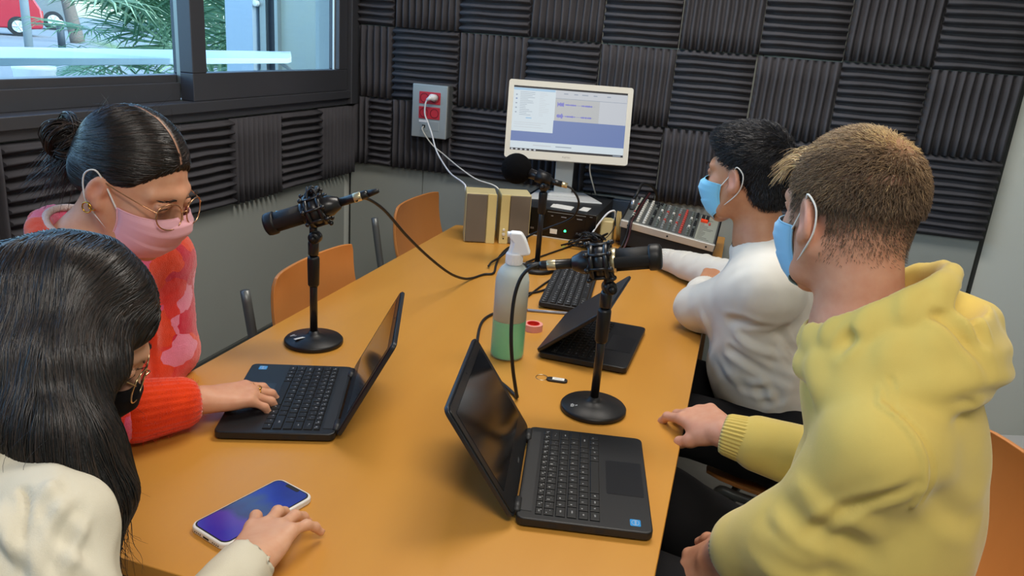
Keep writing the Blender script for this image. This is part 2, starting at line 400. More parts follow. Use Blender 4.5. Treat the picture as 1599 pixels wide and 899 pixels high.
t = thing('planter_drum', 'white round drum just below the counter ledge', 'planter', (-5.18, 2.94, .42))
b = MB(); b.lathe([(.16, 0), (.175, .05), (.18, .38), (.19, .41), (.19, .44), (.165, .44), (.16, .35)], 32); b.build('tub', mat('white painted drum', '#e3e6ea', .45), t, smooth=True)

# fan palms: every frond a part
m_leaf = [mat('palm leaf', '#7fa882', .5, spec=.4, var=(3, '#557f58', .3)), mat('palm leaf pale', '#a9c6a0', .5, spec=.4), mat('palm leaf deep', '#5b8768', .5, spec=.4)]
def palm(name, label, base, fans, h0=.3, seed=1):
    r = np.random.RandomState(seed); root = thing(name, label, 'palm', base, group=None)
    b = MB(); b.lathe([(.09, 0), (.10, .1), (.08, h0), (.05, h0 + .06)], 14); b.build('trunk', mat('palm trunk', '#4a4a38', .9, bump=(30, .8, .01)), root, smooth=True)
    for k, (az, el, ln, rad) in enumerate(fans):
        d = A(math.cos(az) * math.cos(el), math.sin(az) * math.cos(el), math.sin(el)); tip = A(0, 0, h0) + d * ln + A(0, 0, -.10 * ln * ln * math.cos(el))
        b = MB(); b.tube([(0, 0, h0), A(0, 0, h0) + d * ln * .5, tip], [.014, .006], n=5, sub=3)
        up = np.cross(d, np.cross(A(0, 0, 1), d)) if abs(d[2]) < .95 else A(1, 0, 0); up /= np.linalg.norm(up); side = np.cross(d, up)
        tilt = r.uniform(-.7, .3); dd = d * math.cos(tilt) + up * math.sin(tilt); nn = np.cross(side, dd)
        N = 40
        for i in range(N):
            a = math.radians(-125 + 250 * i / (N - 1)); u = dd * math.cos(a) + side * math.sin(a); w = np.cross(nn, u)
            L = rad * (1 - .28 * (abs(a) / 2.2) ** 2) * r.uniform(.92, 1.05); wd = .0105 * rad / .6
            q = u + nn * (.05 if i % 2 else -.05)
            p0 = tip; p1 = tip + q * L * .45; p2 = tip + q * L * .8 - A(0, 0, .03 * L); p3 = tip + q * L - A(0, 0, .12 * L + r.uniform(0, .04))
            V = [p0, p1 - w * wd, p1 + nn * .006, p1 + w * wd, p2 - w * wd * .7, p2 + nn * .004, p2 + w * wd * .7, p3]
            b.add(V, [[0, 2, 1], [0, 3, 2], [1, 2, 5, 4], [2, 3, 6, 5], [4, 5, 7], [5, 6, 7]])
        b.build('frond', m_leaf[k % 3], root)
def fans(n, seed, lo=.1, hi=1.3, L=(.7, 1.2), Rr=(.5, .7), az=(0, 2 * PI)):
    r = np.random.RandomState(seed); return [(az[0] + (az[1] - az[0]) * (i + r.uniform(0, .8)) / n, r.uniform(lo, hi), r.uniform(*L), r.uniform(*Rr)) for i in range(n)]
palm('fan_palm', 'spiky green fan palm nearest the window, beside the building return', (-3.02, 2.85, .42), fans(46, 3, -.25, 1.3, (.6, 1.25), (.62, .85)), .35, 3)
palm('fan_palm', 'fan palm standing further back behind the nearest palm', (-4.7, 5.3, .42), fans(30, 5, -.1, 1.4, (.8, 1.7), (.7, .95)), .6, 5)
palm('fan_palm', 'farthest fan palm, seen beside the grey column', (-3.2, 7.9, .42), fans(18, 8, .2, 1.4, (.9, 1.6), (.6, .8)), .8, 8)
# ------------------------------------------------------------------ table and desk
m_wood = mat('orange beech laminate', '#c9903f', .34, spec=.45, var=(2.0, '#c28838', .35), stretch=(6, .8, 1), bump=(60, .03, .0005))
m_edge = mat('brown table edging', '#6b4a2c', .5)
m_steel = mat('grey painted steel', '#7d8080', .45, metal=.3)
tb = thing('meeting_table', 'long orange wooden table in the middle of the room', 'table', (.98, -1.445, 0))
b = MB(); b.prism(rrect(.985, 2.05, .018), .722, .75); b.build('tabletop', m_wood, tb, bevel=.002)
b = MB(); b.box(-.44, .44, -.97, -.94, .66, .722).box(-.44, .44, .94, .97, .66, .722).box(-.46, -.43, -.94, .94, .66, .722).box(.43, .46, -.94, .94, .66, .722); b.build('apron', m_edge, tb)
for sx in (-1, 1):
    for sy in (-1, 1):
        b = MB(); b.cyl((sx*.43, sy*.95, 0), (sx*.43, sy*.95, .70), .025); b.build('leg', m_steel, tb, smooth=True)
b = MB(); 
for (x, y, w, h) in ((-.255, -1.0, .02, .004), (-.23, -1.003, .018, .006), (-.24, -.992, .03, .002)): b.prism([(x + w*math.cos(a)*.5*(1 + .3*math.sin(3*a)), y + h*math.sin(a)) for a in np.linspace(0, 2*PI, 12, endpoint=False)], .7502, .7504)
b.build('scuff_mark', m_edge, tb)
dk = thing('side_desk', 'second wooden desk against the foam wall, under the computer and mixer', 'desk', (1.11, -.2, 0))
b = MB(); b.prism(rrect(.76, .42, .01), .722, .75); b.build('desktop', m_wood, dk, bevel=.002)
for sx in (-1, 1):
    b = MB(); b.box(sx*.355 - .012, sx*.355 + .012, -.19, .19, 0, .722); b.build('side_panel', m_edge, dk)
Z = .75

# ------------------------------------------------------------------ stacking chairs
m_ply = mat('orange plywood', '#d08a4c', .38, spec=.4, var=(2.0, '#c98244', .3), stretch=(1, 8, 1))
m_plyR = m_ply
m_tube = mat('grey chair tube', '#6f7272', .4, metal=.5)
m_rivet = mat('steel rivet', '#b9b4a8', .25, metal=1.)
def chair(label, loc, rz, group):
    """front of the chair is +x; back panel at x=-.2"""
    t = thing('plywood_chair', label, 'chair', loc, rz, group)
    def panel(name, w, h, T, curve, th=.011, taper=.0):
        n = 14; V = []; F = []
        out = rrect(w, h, .045, 5)
        # grid panel bent about its vertical axis
        nu, nv = 16, 10; 
        pts = []
        for j in range(nv + 1):
            for i in range(nu + 1):
                u = -1 + 2*i/nu; v = -1 + 2*j/nv
                # superellipse-ish rounding of corners
                k = 1 - .055 * (abs(v) ** 8); uu = u * (w/2) * k * (1 + taper * v)
                kk = 1 - .055 * (abs(u) ** 8); vv = v * (h/2) * kk
                pts.append((uu, vv, curve * (u*u) + .012 * v * v))
        for s in (0, 1):
            for p in pts: V.append((p[0], p[1], p[2] + (th if s else 0)))
        N = (nu+1)*(nv+1)
        for j in range(nv):
            for i in range(nu):
                a = j*(nu+1)+i; F.append([a, a+nu+1, a+nu+2, a+1]); F.append([a+N, a+1+N, a+nu+2+N, a+nu+1+N])
        bd = [i for i in range(nu+1)] + [j*(nu+1)+nu for j in range(1, nv+1)] + [nv*(nu+1)+i for i in range(nu-1, -1, -1)] + [j*(nu+1) for j in range(nv-1, 0, -1)]
        for q in range(len(bd)):
            a, c = bd[q], bd[(q+1) % len(bd)]; F.append([a, c, c+N, a+N])
        mb = MB(); mb.add(V, F, T); return mb.build(name, m_ply, t, bevel=.003, smooth=True)
    # back: width along y, height z; slight recline
    Tb = Matrix.Translation((-.205, 0, .735)) @ Matrix.Rotation(math.radians(-8), 4, 'Y') @ Matrix(((0, 0, 1, 0), (1, 0, 0, 0), (0, 1, 0, 0), (0, 0, 0, 1)))
    panel('backrest', .42, .215, Tb, .028, taper=-.03)
    Ts = Matrix.Translation((.01, 0, .435)) @ Matrix.Rotation(math.radians(2), 4, 'Y') @ Matrix(((0, 1, 0, 0), (1, 0, 0, 0), (0, 0, 1, 0), (0, 0, 0, 1)))
    panel('seat', .40, .40, Ts, .012)
    for s in (-1, 1):
        mb = MB(); mb.tube([(-.255, s*.205, .80), (-.225, s*.205, .62), (-.19, s*.20, .45), (-.21, s*.205, .25), (-.27, s*.21, .0)], .0125, n=10); mb.build('leg', m_tube, t, smooth=True)
        mb = MB(); mb.tube([(-.17, s*.19, .42), (.1, s*.19, .42), (.17, s*.19, .40), (.20, s*.20, .2), (.22, s*.205, .0)], .0125, n=10); mb.build('leg', m_tube, t, smooth=True)
        for v in (-.07, .06):
            p = Tb @ Vector((s*.175, v, .030)); mb = MB(); mb.sphere(p, (.004, .007, .007), 12); mb.build('rivet', m_rivet, t, smooth=True)
    mb = MB(); mb.cyl((-.17, -.2, .415), (-.17, .2, .415), .01); mb.cyl((.13, -.19, .415), (.13, .19, .415), .01); mb.build('cross_bar', m_tube, t, smooth=True)
    return t
chair('empty plywood chair nearer the camera, pushed in behind the left microphone stand', (.62, -1.385, 0), 0, 'empty plywood chairs along the left side of the table')
chair('empty plywood chair at the far left corner of the table, beside the speakers', (.53, -.49, 0), 0, 'empty plywood chairs along the left side of the table')
hc = chair('plywood chair with the person in the yellow hoodie sitting on it', (1.815, -2.09, 0), math.radians(195), None); hc.scale = (1.07, 1.07, 1.07)
chair('plywood chair under the person in the white sweatshirt', (1.78, -1.25, 0), math.radians(165), None)
chair('plywood chair under the person in the pink and orange cardigan', (.30, -2.2, 0), math.radians(0), None)
chair('plywood chair under the person in the cream jacket', (.60, -2.86, 0), math.radians(45), None)
# light grey plastic chair at the right wall side
t = thing('plastic_chair', 'light grey plastic chair with slotted back at the right edge', 'chair', (2.50, -.98, 0), math.radians(200))
m_pl = mat('light grey plastic', '#a9abac', .5)
b = MB(); b.tube([(-.22, -.22, 0), (-.2, -.22, .45), (-.24, -.2, .75), (-.26, -.1, .86), (-.26, .1, .86), (-.24, .2, .75), (-.2, .22, .45), (-.22, .22, 0)], .022, n=10); b.build('back_frame', m_pl, t, smooth=True)
for k in range(7):
    b = MB(); b.box(-.262, -.248, -.17, .17, .55 + k*.037, .572 + k*.037); b.build('slat', m_pl, t, bevel=.004)
b = MB(); b.prism(rrect(.44, .44, .06), .43, .46); b.build('seat', m_pl, t, bevel=.008)
for s in (-1, 1):
    b = MB(); b.tube([(.18, s*.19, .43), (.22, s*.21, 0)], .018, spline=False); b.build('leg', m_pl, t)
# ------------------------------------------------------------------ laptops
m_lap = mat('black laptop plastic', '#17181b', .42, spec=.45, bump=(900, .15, .0003))
m_lapb = mat('black laptop body side', '#1d1e21', .5)
m_key = mat('black key cap', '#0f1012', .5, spec=.4)
m_leg = mat('white key print', '#c9ccd0', .7)
m_scr = mat('dark glossy screen', '#07080a', .12, spec=.6)
m_bez = mat('screen bezel', '#0c0d0f', .3)
ROWS = [["esc"] + ["f%d" % i for i in range(1, 13)] + ["del", "pg"],
        list("º1234567890'¡") + ["<--"], ["tab"] + list("qwertyuiop`+") + ["ent"], ["caps"] + list("asdfghjklñ´ç") + [""], ["sh"] + list("<zxcvbnm,.-") + ["shift"], ["ctrl", "fn", "win", "alt", " ", "gr", "ctl", "<", "v", ">"]]
KW = [[1] * 15, [1] * 13 + [2], [1.4] + [1] * 12 + [1.6], [1.6] + [1] * 12 + [1.4], [1.2] + [1] * 11 + [2.8], [1.3, .9, 1, 1, 5.6, 1.1, 1.1, 1, 1, 1]]
_km = {}
def key_mesh(w, h):
    k = (round(w, 4), round(h, 4))
    if k not in _km:
        b = MB(); t = .0011; hh = .0024
        V = [(sx*w/2, sy*h/2, 0) for sy in (-1, 1) for sx in (-1, 1)] + [(sx*(w/2 - t*.3), sy*(h/2 - t*.3), hh*.7) for sy in (-1, 1) for sx in (-1, 1)] + [(sx*(w/2 - t), sy*(h/2 - t), hh) for sy in (-1, 1) for sx in (-1, 1)]
        F = [[8, 9, 11, 10]]
        for o in (0, 4):
            for a, c in ((0, 1), (1, 3), (3, 2), (2, 0)): F.append([o+a, o+c, o+c+4, o+a+4])
        _km[k] = mesh_from('key', V, F, m_key)
    return _km[k]
def laptop(label, hinge, yaw, lid_angle, single_keys=True, group=None, sticker=True, mirror=False, lens_refl=None, pose=None):
    """hinge: hinge centre on the table; local +y runs from the hinge to the user, +x to the user's left hand side seen from behind the lid"""
    t = thing('laptop', label, 'laptop', hinge, yaw - PI/2, group)
    Wd, Dp, Th = .292, .206, .017
    b = MB(); b.prism([(x, y + Dp/2) for x, y in rrect(Wd, Dp, .012)], .003, Th); base = b.build('base', m_lap, t, bevel=.0025)
    for sx in (-1, 1):
        for y in (.02, .185):
            b = MB(); b.cyl((sx*.125, y, 0), (sx*.125, y, .004), .006, n=10); b.build('foot', m_gasket, base)
    b = MB(); b.box(-Wd/2 + .02, Wd/2 - .02, .0045, .0225, Th - .0004, Th + .0006); b.build('speaker_strip', m_lapb, base)
    kw, x0, y0 = .0178, -.1335, .028
    y = y0; legends = MB(); joined = MB()
    for r, (row, ws) in enumerate(zip(ROWS, KW)):
        h = .0105 if r == 0 else .0152; tot = sum(ws); unit = .267 / tot; x = x0
        for ch, w in zip(row, ws):
            kwid = unit * w - .0022; cx = x + unit * w / 2; cy = y + h / 2
            X = -cx                                     # user faces the lid: their left is local +x
            if single_keys:
                o = bpy.data.objects.new('key', key_mesh(kwid, h - .0002)); COL.objects.link(o); o.parent = base; o.location = (X, cy, Th)
            else:
                me = key_mesh(kwid, h - .0002); joined.add([v.co for v in me.vertices], [list(p.vertices) for p in me.polygons], Matrix.Translation((X, cy, Th)))
            if ch.strip():
                V, F = text_geo(ch, .0058 if len(ch) == 1 else .0042)
                off = (-kwid*.22, .002) if len(ch) == 1 else (0, 0)
                legends.add(V, F, Matrix.Translation((X - off[0], cy - off[1], Th + .00255)) @ Matrix.Rotation(PI, 4, 'Z'))
                if r == 1 or len(ch) > 1 and r == 0:
                    V, F = text_geo('"' if r else 'o', .0042); legends.add(V, F, Matrix.Translation((X - kwid*.2, cy + .003, Th + .00255)) @ Matrix.Rotation(PI, 4, 'Z'))
            x += unit * w
        y += h + .0024
    if not single_keys: joined.build('keys', m_key, base)['kind'] = 'stuff'
    lg = legends.build('key_legends', m_leg, base); lg['kind'] = 'stuff'
    b = MB(); b.prism([(x_, y_ + .168) for x_, y_ in rrect(.104, .06, .003)], Th - .0003, Th + .0004); b.build('touchpad', mat('touchpad', '#1b1c20', .3), base)
    if sticker:
        T = Matrix.Translation((-.118 if not mirror else .118, .186, Th)); T = Matrix.Translation((.124 * (-1 if mirror else 1), .150 + .03, Th))
        b = MB(); b.prism(rrect(.017, .016, .002), 0, .0004, T); st = b.build('sticker', mat('blue sticker', '#2f8ed0', .3), base)
        b = MB(); V, F = text_geo('intel', .0058); b.add(V, F, T @ Matrix.Translation((0, 0, .0005)) @ Matrix.Rotation(PI, 4, 'Z'))
        pts = [(.0065*math.cos(a), .0055*math.sin(a), .0006) for a in np.linspace(0, 2*PI, 20, endpoint=False)]; b.tube([T @ Vector(p) for p in pts], .0003, n=4, spline=False, closed=True)
        b.build('sticker_print', m_leg, base)
    for y_, s in ((.05, 1), (.085, 1), (.12, 1), (.05, -1), (.075, -1)):
        b = MB(); b.box(s*(Wd/2 - .001), s*(Wd/2 + .0003), y_, y_ + (.013 if y_ != .085 else .018), .007, .0125); b.build('port', m_gasket, base)
    # lid
    L = .203; T = Matrix.Translation((0, -.001, Th - .004)) @ Matrix.Rotation(lid_angle, 4, 'X')
    # lid panel plane: local x width, z up along the lid, thickness towards -y (outside)
    Tl = T @ Matrix.Rotation(PI/2, 4, 'X')     # prism z -> -y
    b = MB(); b.prism([(x_, y_ + L/2) for x_, y_ in rrect(Wd, L, .012)], .001, .0085, Tl); lid = b.build('lid', mat('dark blue black lid', '#1a1d24', .38, spec=.5), t, bevel=.002)
    b = MB(); b.prism([(x_, y_ + L/2 + .001) for x_, y_ in rrect(Wd - .006, L - .008, .010)], -.0006, .0012, Tl); b.build('bezel', m_bez, lid, bevel=.0008)
    b = MB(); b.prism([(x_, y_ + .112) for x_, y_ in rrect(.256, .145, .002)], -.0011, -.0005, Tl); b.build('screen', m_scr, lid)
    b = MB(); b.lathe([(.002, 0), (.002, .0005)], 12, Tl @ Matrix.Translation((0, .193, -.0011))); b.build('webcam', m_lapb, lid)
    V, F = text_geo('acer', .009); b = MB(); b.add(V, F, Tl @ Matrix.Translation((0, .018, -.0012)) @ Matrix.Rotation(PI, 4, 'Y')); b.build('bezel_logo', mat('grey logo print', '#6d7075', .5), lid)
    for sx in (-1, 1):
        b = MB(); b.cyl((sx*.112 - .017, 0, Th - .002), (sx*.112 + .017, 0, Th - .002), .0065, n=14); b.build('hinge', m_lapb, t, smooth=True)
    return t
laptop('open black laptop in the foreground, right of centre, screen turned to the hoodie', (1.2295, -2.054, Z), math.atan2(.04, .2), math.radians(33), group='black laptops', mirror=False)
laptop('open black laptop with a hand on its touchpad, nearer the left side', (.8405, -1.9525, Z), math.atan2(-.077, -.194), math.radians(28), group='black laptops', mirror=False)
laptop('half closed black laptop behind the right microphone stand', (1.124, -1.41, Z), math.atan2(-.02, 1), math.radians(-50), single_keys=False, group='black laptops', sticker=False)

# ------------------------------------------------------------------ microphones
m_blk = mat('matt black metal', '#141416', .45, spec=.4)
m_blk2 = mat('satin black metal', '#1b1b1e', .32, spec=.5)
m_mesh = mat('dark mic grille', '#0d0d0f', .6, bump=(1500, .8, .0006))
m_gold = mat('champagne metal ring', '#d9cba6', .3, metal=.8)
m_tape = mat('white label tape', '#e4e2da', .7)
m_rub = mat('black cable rubber', '#101012', .5)
def mic_stand(label, base, rz, hgt, tag_tape=False, r=.066, grip=.055):
    t = thing('microphone_stand', label, 'microphone stand', base, rz, 'black desktop microphone stands')
    b = MB(); b.lathe([(r - .004, 0), (r, .003), (r, .009), (r - .003, .0125), (.030, .0175), (.018, .021), (.013, .024), (.010, .03)], 56); bs = b.build('base_disc', m_blk, t, smooth=True); 
    b = MB()
    for k, (dx, ln) in enumerate(((-.006, .013), (-.0035, .015), (-.001, .012), (.003, .007), (.0055, .005))):       # the small white maker's print, too small to read
        for q in range(int(ln / .0025)): b.box(dx, dx + .0013, -ln/2 + q*.0025, -ln/2 + q*.0025 + .0017, 0, .0003, Matrix.Translation((-.044, -.008, .0162)) @ Matrix.Rotation(-.35, 4, 'Z') @ Matrix.Rotation(-.14, 4, 'Y'))
    b.build('base_print', m_leg, bs)
    if tag_tape:
        b = MB(); b.box(-.004, .004, -.013, .013, 0, .0006, Matrix.Translation((-.024, -.026, .0185)) @ Matrix.Rotation(-.7, 4, 'Z') @ Matrix.Rotation(-.09, 4, 'Y')); b.build('tape_label', m_tape, bs)
    b = MB(); b.cyl((0, 0, .02), (0, 0, hgt - grip), .0085); b.build('pole', m_blk2, t, smooth=True)
    b = MB(); b.lathe([(.010, hgt - .07 - grip), (.0125, hgt - .066 - grip), (.0135, hgt - .02 - grip), (.0135, hgt - .006 - grip), (.0125, hgt - .002 - grip), (.009, hgt - grip)], 24); b.build('height_grip', m_blk, t, smooth=True)
    b = MB(); b.lathe([(.0075, hgt - grip), (.0115, hgt - grip + .004), (.012, hgt - grip + .03), (.010, hgt - grip + .036)], 20); b.lathe([(.011, -.013), (.0135, -.010), (.0135, .010), (.011, .013)], 20, Matrix.Translation((.004, 0, hgt - .012)) @ Matrix.Rotation(PI/2, 4, 'X')); b.cyl((0, 0, hgt - .02), (0, 0, hgt + .012 + (.006 if r > .06 else 0)), .0085); b.build('swivel_joint', m_blk2, t, smooth=True)
    b = MB(); b.cyl((.004, -.012, hgt - .012), (.004, -.024, hgt - .012), .007); b.build('wing_nut', m_blk, t, smooth=True)
    return t
def condenser(label, centre, axis, up=(0, 0, 1)):
    """large side mic: axis = unit vector from tail to front; centre = shock mount position"""
    a = Vector(axis).normalized(); q = a.to_track_quat('Z', 'Y').to_matrix().to_4x4(); M0 = Matrix.Translation(centre) @ q
    t = bpy.data.objects.new('condenser_microphone', None); COL.objects.link(t); t.matrix_basis = M0; t.empty_display_size = .05
    tag(t, label, 'microphone', 'black condenser microphones')
    R_ = .0225
    b = MB(); b.lathe([(.011, -.062), (.0135, -.06), (.018, -.05), (R_, -.042), (R_, .012)], 36); b.build('body', m_blk2, t, smooth=True)
    b = MB(); b.lathe([(R_ + .0005, .012), (R_ + .001, .0125), (R_ + .001, .022), (R_ + .0005, .0225)], 36, cap=False); b.lathe([(R_ - .0003, .012), (R_ - .0003, .0225)], 36); b.build('ring', m_gold if 'right' in label else m_blk2, t, smooth=True)
    b = MB(); b.lathe([(R_ - .001, .022), (R_ - .001, .085)], 36); b.build('grille', m_mesh, t, smooth=True)
    for k in range(2):
        an = k * PI; b = MB(); c_, s_ = math.cos(an), math.sin(an)
        b.prism([(R_*math.cos(x), R_*math.sin(x)) for x in np.linspace(an - .45, an + .45, 8)] + [((R_ + .0015)*math.cos(x), (R_ + .0015)*math.sin(x)) for x in np.linspace(an + .45, an - .45, 8)], .02, .085); b.build('side_rib', m_blk, t)
    b = MB(); b.lathe([(R_, .083), (R_ + .002, .084), (R_ + .0025, .088), (R_ + .0025, .098), (R_ + .001, .104), (R_ - .004, .107), (.0001, .108)], 36); b.build('head_cap', m_blk, t, smooth=True)
    # xlr tail
    b = MB(); b.lathe([(.0085, -.125), (.0095, -.12), (.0095, -.062)], 24); b.build('connector', m_blk2, t, smooth=True)
    b = MB(); b.lathe([(.0098, -.110), (.0102, -.109), (.0102, -.094), (.0098, -.093)], 24); b.build('connector_band', m_gold, t, smooth=True)
    b = MB(); b.lathe([(.004, -.150), (.0055, -.146), (.008, -.126)], 16); b.build('strain_relief', m_rub, t, smooth=True)
    # shock mount: cage of two rings, elastic cords and posts (a thing of its own kind of part)
    sm = MB()
    for z, rr in ((-.022, .036), (.006, .036)):
        sm.lathe([(rr - .004, z - .004), (rr, z - .004), (rr, z + .004), (rr - .004, z + .004), (rr - .004, z - .004)], 40, cap=False)
    for k in range(8):
        an = 2*PI*k/8 + .2; sm.cyl((.034*math.cos(an), .034*math.sin(an), -.028), (.034*math.cos(an), .034*math.sin(an), .012), .0032, n=8)
        sm.sphere((.037*math.cos(an), .037*math.sin(an), -.030), .0052, 10); sm.sphere((.037*math.cos(an), .037*math.sin(an), .014), .0052, 10)
    sm.lathe([(.0235, -.020), (.0315, -.019), (.0325, -.006), (.0315, .006), (.0235, .007)], 36)
    s_o = sm.build('shock_mount', m_blk2, t, smooth=True)
    e = MB()
    for z in (-.030, .014):
        for k in range(8):
            a0 = 2*PI*k/8 + .2; a1 = a0 + 2*PI*3/8*.5
            e.tube([(.037*math.cos(a0), .037*math.sin(a0), z), (.026*math.cos(a1), .026*math.sin(a1), z*.6), (.037*math.cos(2*a1 - a0), .037*math.sin(2*a1 - a0), z)], .0019, n=6, sub=4)
    e.build('elastic_cord', m_rub, s_o, smooth=True)
    return t
# left one: tail to the upper right, front towards the lower left
mic_stand('microphone stand on the left with a white tape label on its base', (.627, -1.705, Z), 0.2, .262, True)
condenser('black condenser microphone on the left stand, pointing left', (.632, -1.716, 1.062), A(.547, -1.76, 1.022) - A(.72, -1.69, 1.092))
b = MB(); b.tube([(.632, -1.716, 1.095), (.626, -1.700, 1.106), (.640, -1.706, 1.112), (.634, -1.722, 1.104), (.622, -1.712, 1.098), (.638, -1.70, 1.095)], .004, n=7); 
for k in range(5): b.tube([A(.632, -1.714, 1.095) + A(.02*math.cos(k*1.3), .02*math.sin(k*1.3), -.01), A(.632, -1.714, 1.108) + A(.012*math.cos(k*1.3 + 1), .012*math.sin(k*1.3 + 1), .004), A(.632, -1.714, 1.096) + A(.022*math.cos(k*1.3 + 2), .022*math.sin(k*1.3 + 2), -.008)], .003, n=6)
tag(b.build('velcro_tie', m_rub, smooth=True), 'bunched black tie on top of the left microphone mount', 'cable tie')
b = MB(); b.box(-.006, .006, -.008, .008, 0, .0008, Matrix.Translation((.560, -1.735, 1.0530)) @ Matrix.Rotation(.5, 4, 'Z'))
tag(b.build('tape_piece', mat('blue tape', '#4fa3d8', .6)), 'bit of blue tape on the front rim of the left microphone', 'tape')
mic_stand('microphone stand on the right, between the two black laptops', (1.292, -1.761, Z), 0.5, .272)
condenser('black condenser microphone with a champagne ring on the right stand', (1.2815, -1.766, 1.062), A(1.383, -1.761, 1.0885) - A(1.187, -1.775, 1.046))
mic_stand('slim microphone stand at the far end of the table, before the computer', (.93, -.86, Z), -.3, .285, r=.056, grip=.03)
# far mic: foam ball windscreen
fm = thing('foam_ball_microphone', 'black handheld microphone with a round foam ball in front of the monitor', 'microphone', (.905, -.86, 1.045))
b = MB(); 
me_ball = MB().sphere((.838, -.86, 1.066), .0475, 40); me_ball.build('foam_ball', mat('black foam windscreen', '#0c0c0e', 1., spec=.1, bump=(500, 1., .002)), fm, smooth=True, world=True)
b = MB(); b.cyl((.866, -.86, 1.060), (.952, -.86, 1.040), .017, .0115); b.build('body', m_blk2, fm, smooth=True, world=True)
b = MB(); b.cyl((.952, -.86, 1.040), (.985, -.855, 1.034), .0095); b.build('connector', m_blk2, fm, smooth=True, world=True)
b = MB(); b.cyl((.978, -.856, 1.0355), (1.002, -.853, 1.031), .0085); b.build('connector_band', m_gold, fm, smooth=True, world=True)
b = MB(); b.cyl((.905, -.86, 1.053), (.945, -.86, 1.043), .021, .019); b.cyl((.93, -.86, 1.03), (.928, -.86, 1.050), .012); b.build('clip', m_blk, fm, smooth=True, world=True)
# ------------------------------------------------------------------ computer corner
m_pc = mat('black computer case', '#25272a', .45, spec=.4, bump=(700, .1, .0003))
m_pcf = mat('glossy black front', '#0b0b0d', .22)
m_mon = mat('cream monitor plastic', '#dcd8cc', .5)
m_white = mat('white plastic', '#e9ebee', .4)
pc = thing('desktop_computer', 'black flat desktop computer case with a green power light under the monitor', 'computer', (.865, -.205, Z))
b = MB(); b.box(-.165, .165, -.200, .19, .004, .108); b.build('case', m_pc, pc, bevel=.002)
b = MB(); b.box(-.165, .165, -.212, -.200, .002, .108); fr = b.build('front_panel', m_pcf, pc, bevel=.003)
b = MB(); b.box(-.163, .163, -.2135, -.2115, .0, .0035); b.build('bottom_strip', m_mon, fr)
b = MB(); b.box(-.02, .125, -.2145, -.2118, .098, .100).box(.14, .15, -.2145, -.2118, .098, .100); b.build('drive_bezel', m_alul, fr)
b = MB(); b.box(-.02, .125, -.2135, -.2118, .060, .094); b.build('disc_drive', m_pcf, fr, bevel=.0008)
for k, (x, s_) in enumerate(((-.005, 'DVD'), (.045, 'RW'), (.105, 'DL'))):
    b = MB(); b.box(x - .012*(k > 0) , x + .008, -.2142, -.2132, .084, .0865); b.build('drive_mark', mat('grey mark', '#9a9a9a', .6), fr)
b = MB(); b.lathe([(.0045, 0), (.004, .003)], 16, Matrix.Translation((.052, -.2118, .034)) @ Matrix.Rotation(PI/2, 4, 'X')); b.build('power_light', mat('green power light', '#22d060', emit='#2bff74', estr=5.), fr)
b = MB(); V, F = text_geo('FUJITSU', .012); b.add(V, F, Matrix.Translation((.115, -.2125, .03)) @ Matrix.Rotation(PI/2, 4, 'X')); b.build('front_logo', mat('grey logo print', '#6d7075', .5), fr)
b = MB(); b.box(-.005, .022, -.2130, -.2118, .018, .036); b.build('licence_label', m_tape, fr)
for x in (-.12, -.10, -.075, -.045): b = MB(); b.box(x - .007, x + .007, -.2128, -.2119, .026, .033); b.build('usb_port', mat('port steel', '#8f8f90', .3, metal=.8), fr)
b = MB(); b.cyl((.72, -.46, .79), (.735, -.422, .782), .004, .006); b.build('usb_plug', m_white, fr, world=True)
b = MB(); b.prism([(0, 0), (.085, -.012), (.087, -.075), (.004, -.062)], 0, .0012, Matrix.Translation((.84, -.315, Z + .1085))); b.prism([(0.01, 0.004), (.08, -.006), (.08, -.06), (.012, -.052)], .0012, .002, Matrix.Translation((.842, -.318, Z + .1085)))
tag(b.build('paper_slip', m_tape), 'pale printed slip of paper lying on the computer case', 'paper')
b = MB(); b.prism([(0, 0), (.032, -.004), (.03, -.075), (-.004, -.068)], 0, .001, Matrix.Translation((.955, -.300, Z + .1085)))
tag(b.build('paper_slip', m_tape), 'small white note at the right corner of the computer case', 'paper')

# monitor
mon = thing('monitor', 'cream monitor showing an audio editing window, standing on the computer', 'monitor', (.84, -.16, Z + .108), rot=(0, 0, math.radians(17)))
Tm = Matrix.Translation((.84, -.18, 1.156)) @ Matrix.Rotation(math.radians(17), 4, 'Z') @ Matrix.Rotation(math.radians(-13) + PI/2, 4, 'X')   # local x right, y up, +z to the viewer
wmon = wm(mon).inverted()
Tl = wmon @ Tm
MW, MH = .482, .298
b = MB(); b.prism(rrect(MW, MH, .010), -.030, -.004, Tl); b.build('housing', m_mon, mon, bevel=.003)
b = MB(); n = 5; o_ = rrect(MW, MH, .010); i_ = rrect(MW - .040, MH - .052, .001)
i_ = [(x, y + .004) for x, y in i_]
V = [(x, y, .006) for x, y in o_] + [(x, y, .005) for x, y in i_] + [(x, y, -.004) for x, y in o_] + [(x, y, -.001) for x, y in i_]; k = len(o_)
F = []
for q in range(k):
    q2 = (q + 1) % k; F += [[q, q2, k + q2, k + q], [2*k + q, 2*k + q2, q2, q], [k + q, k + q2, 3*k + q2, 3*k + q]]
b.add(V, F, Tl); bz = b.build('bezel', m_mon, mon)
b = MB(); V, F = text_geo('FUJITSU', .009); b.add(V, F, Tl @ Matrix.Translation((.0, -.135, .0064))); b.build('bezel_logo', mat('grey bezel print', '#a09d94', .5), bz)
SW, SH = MW - .040, MH - .052
def em(n, c, s=.60): return mat('screen ' + n, '#15161a', .35, emit=c, estr=s)
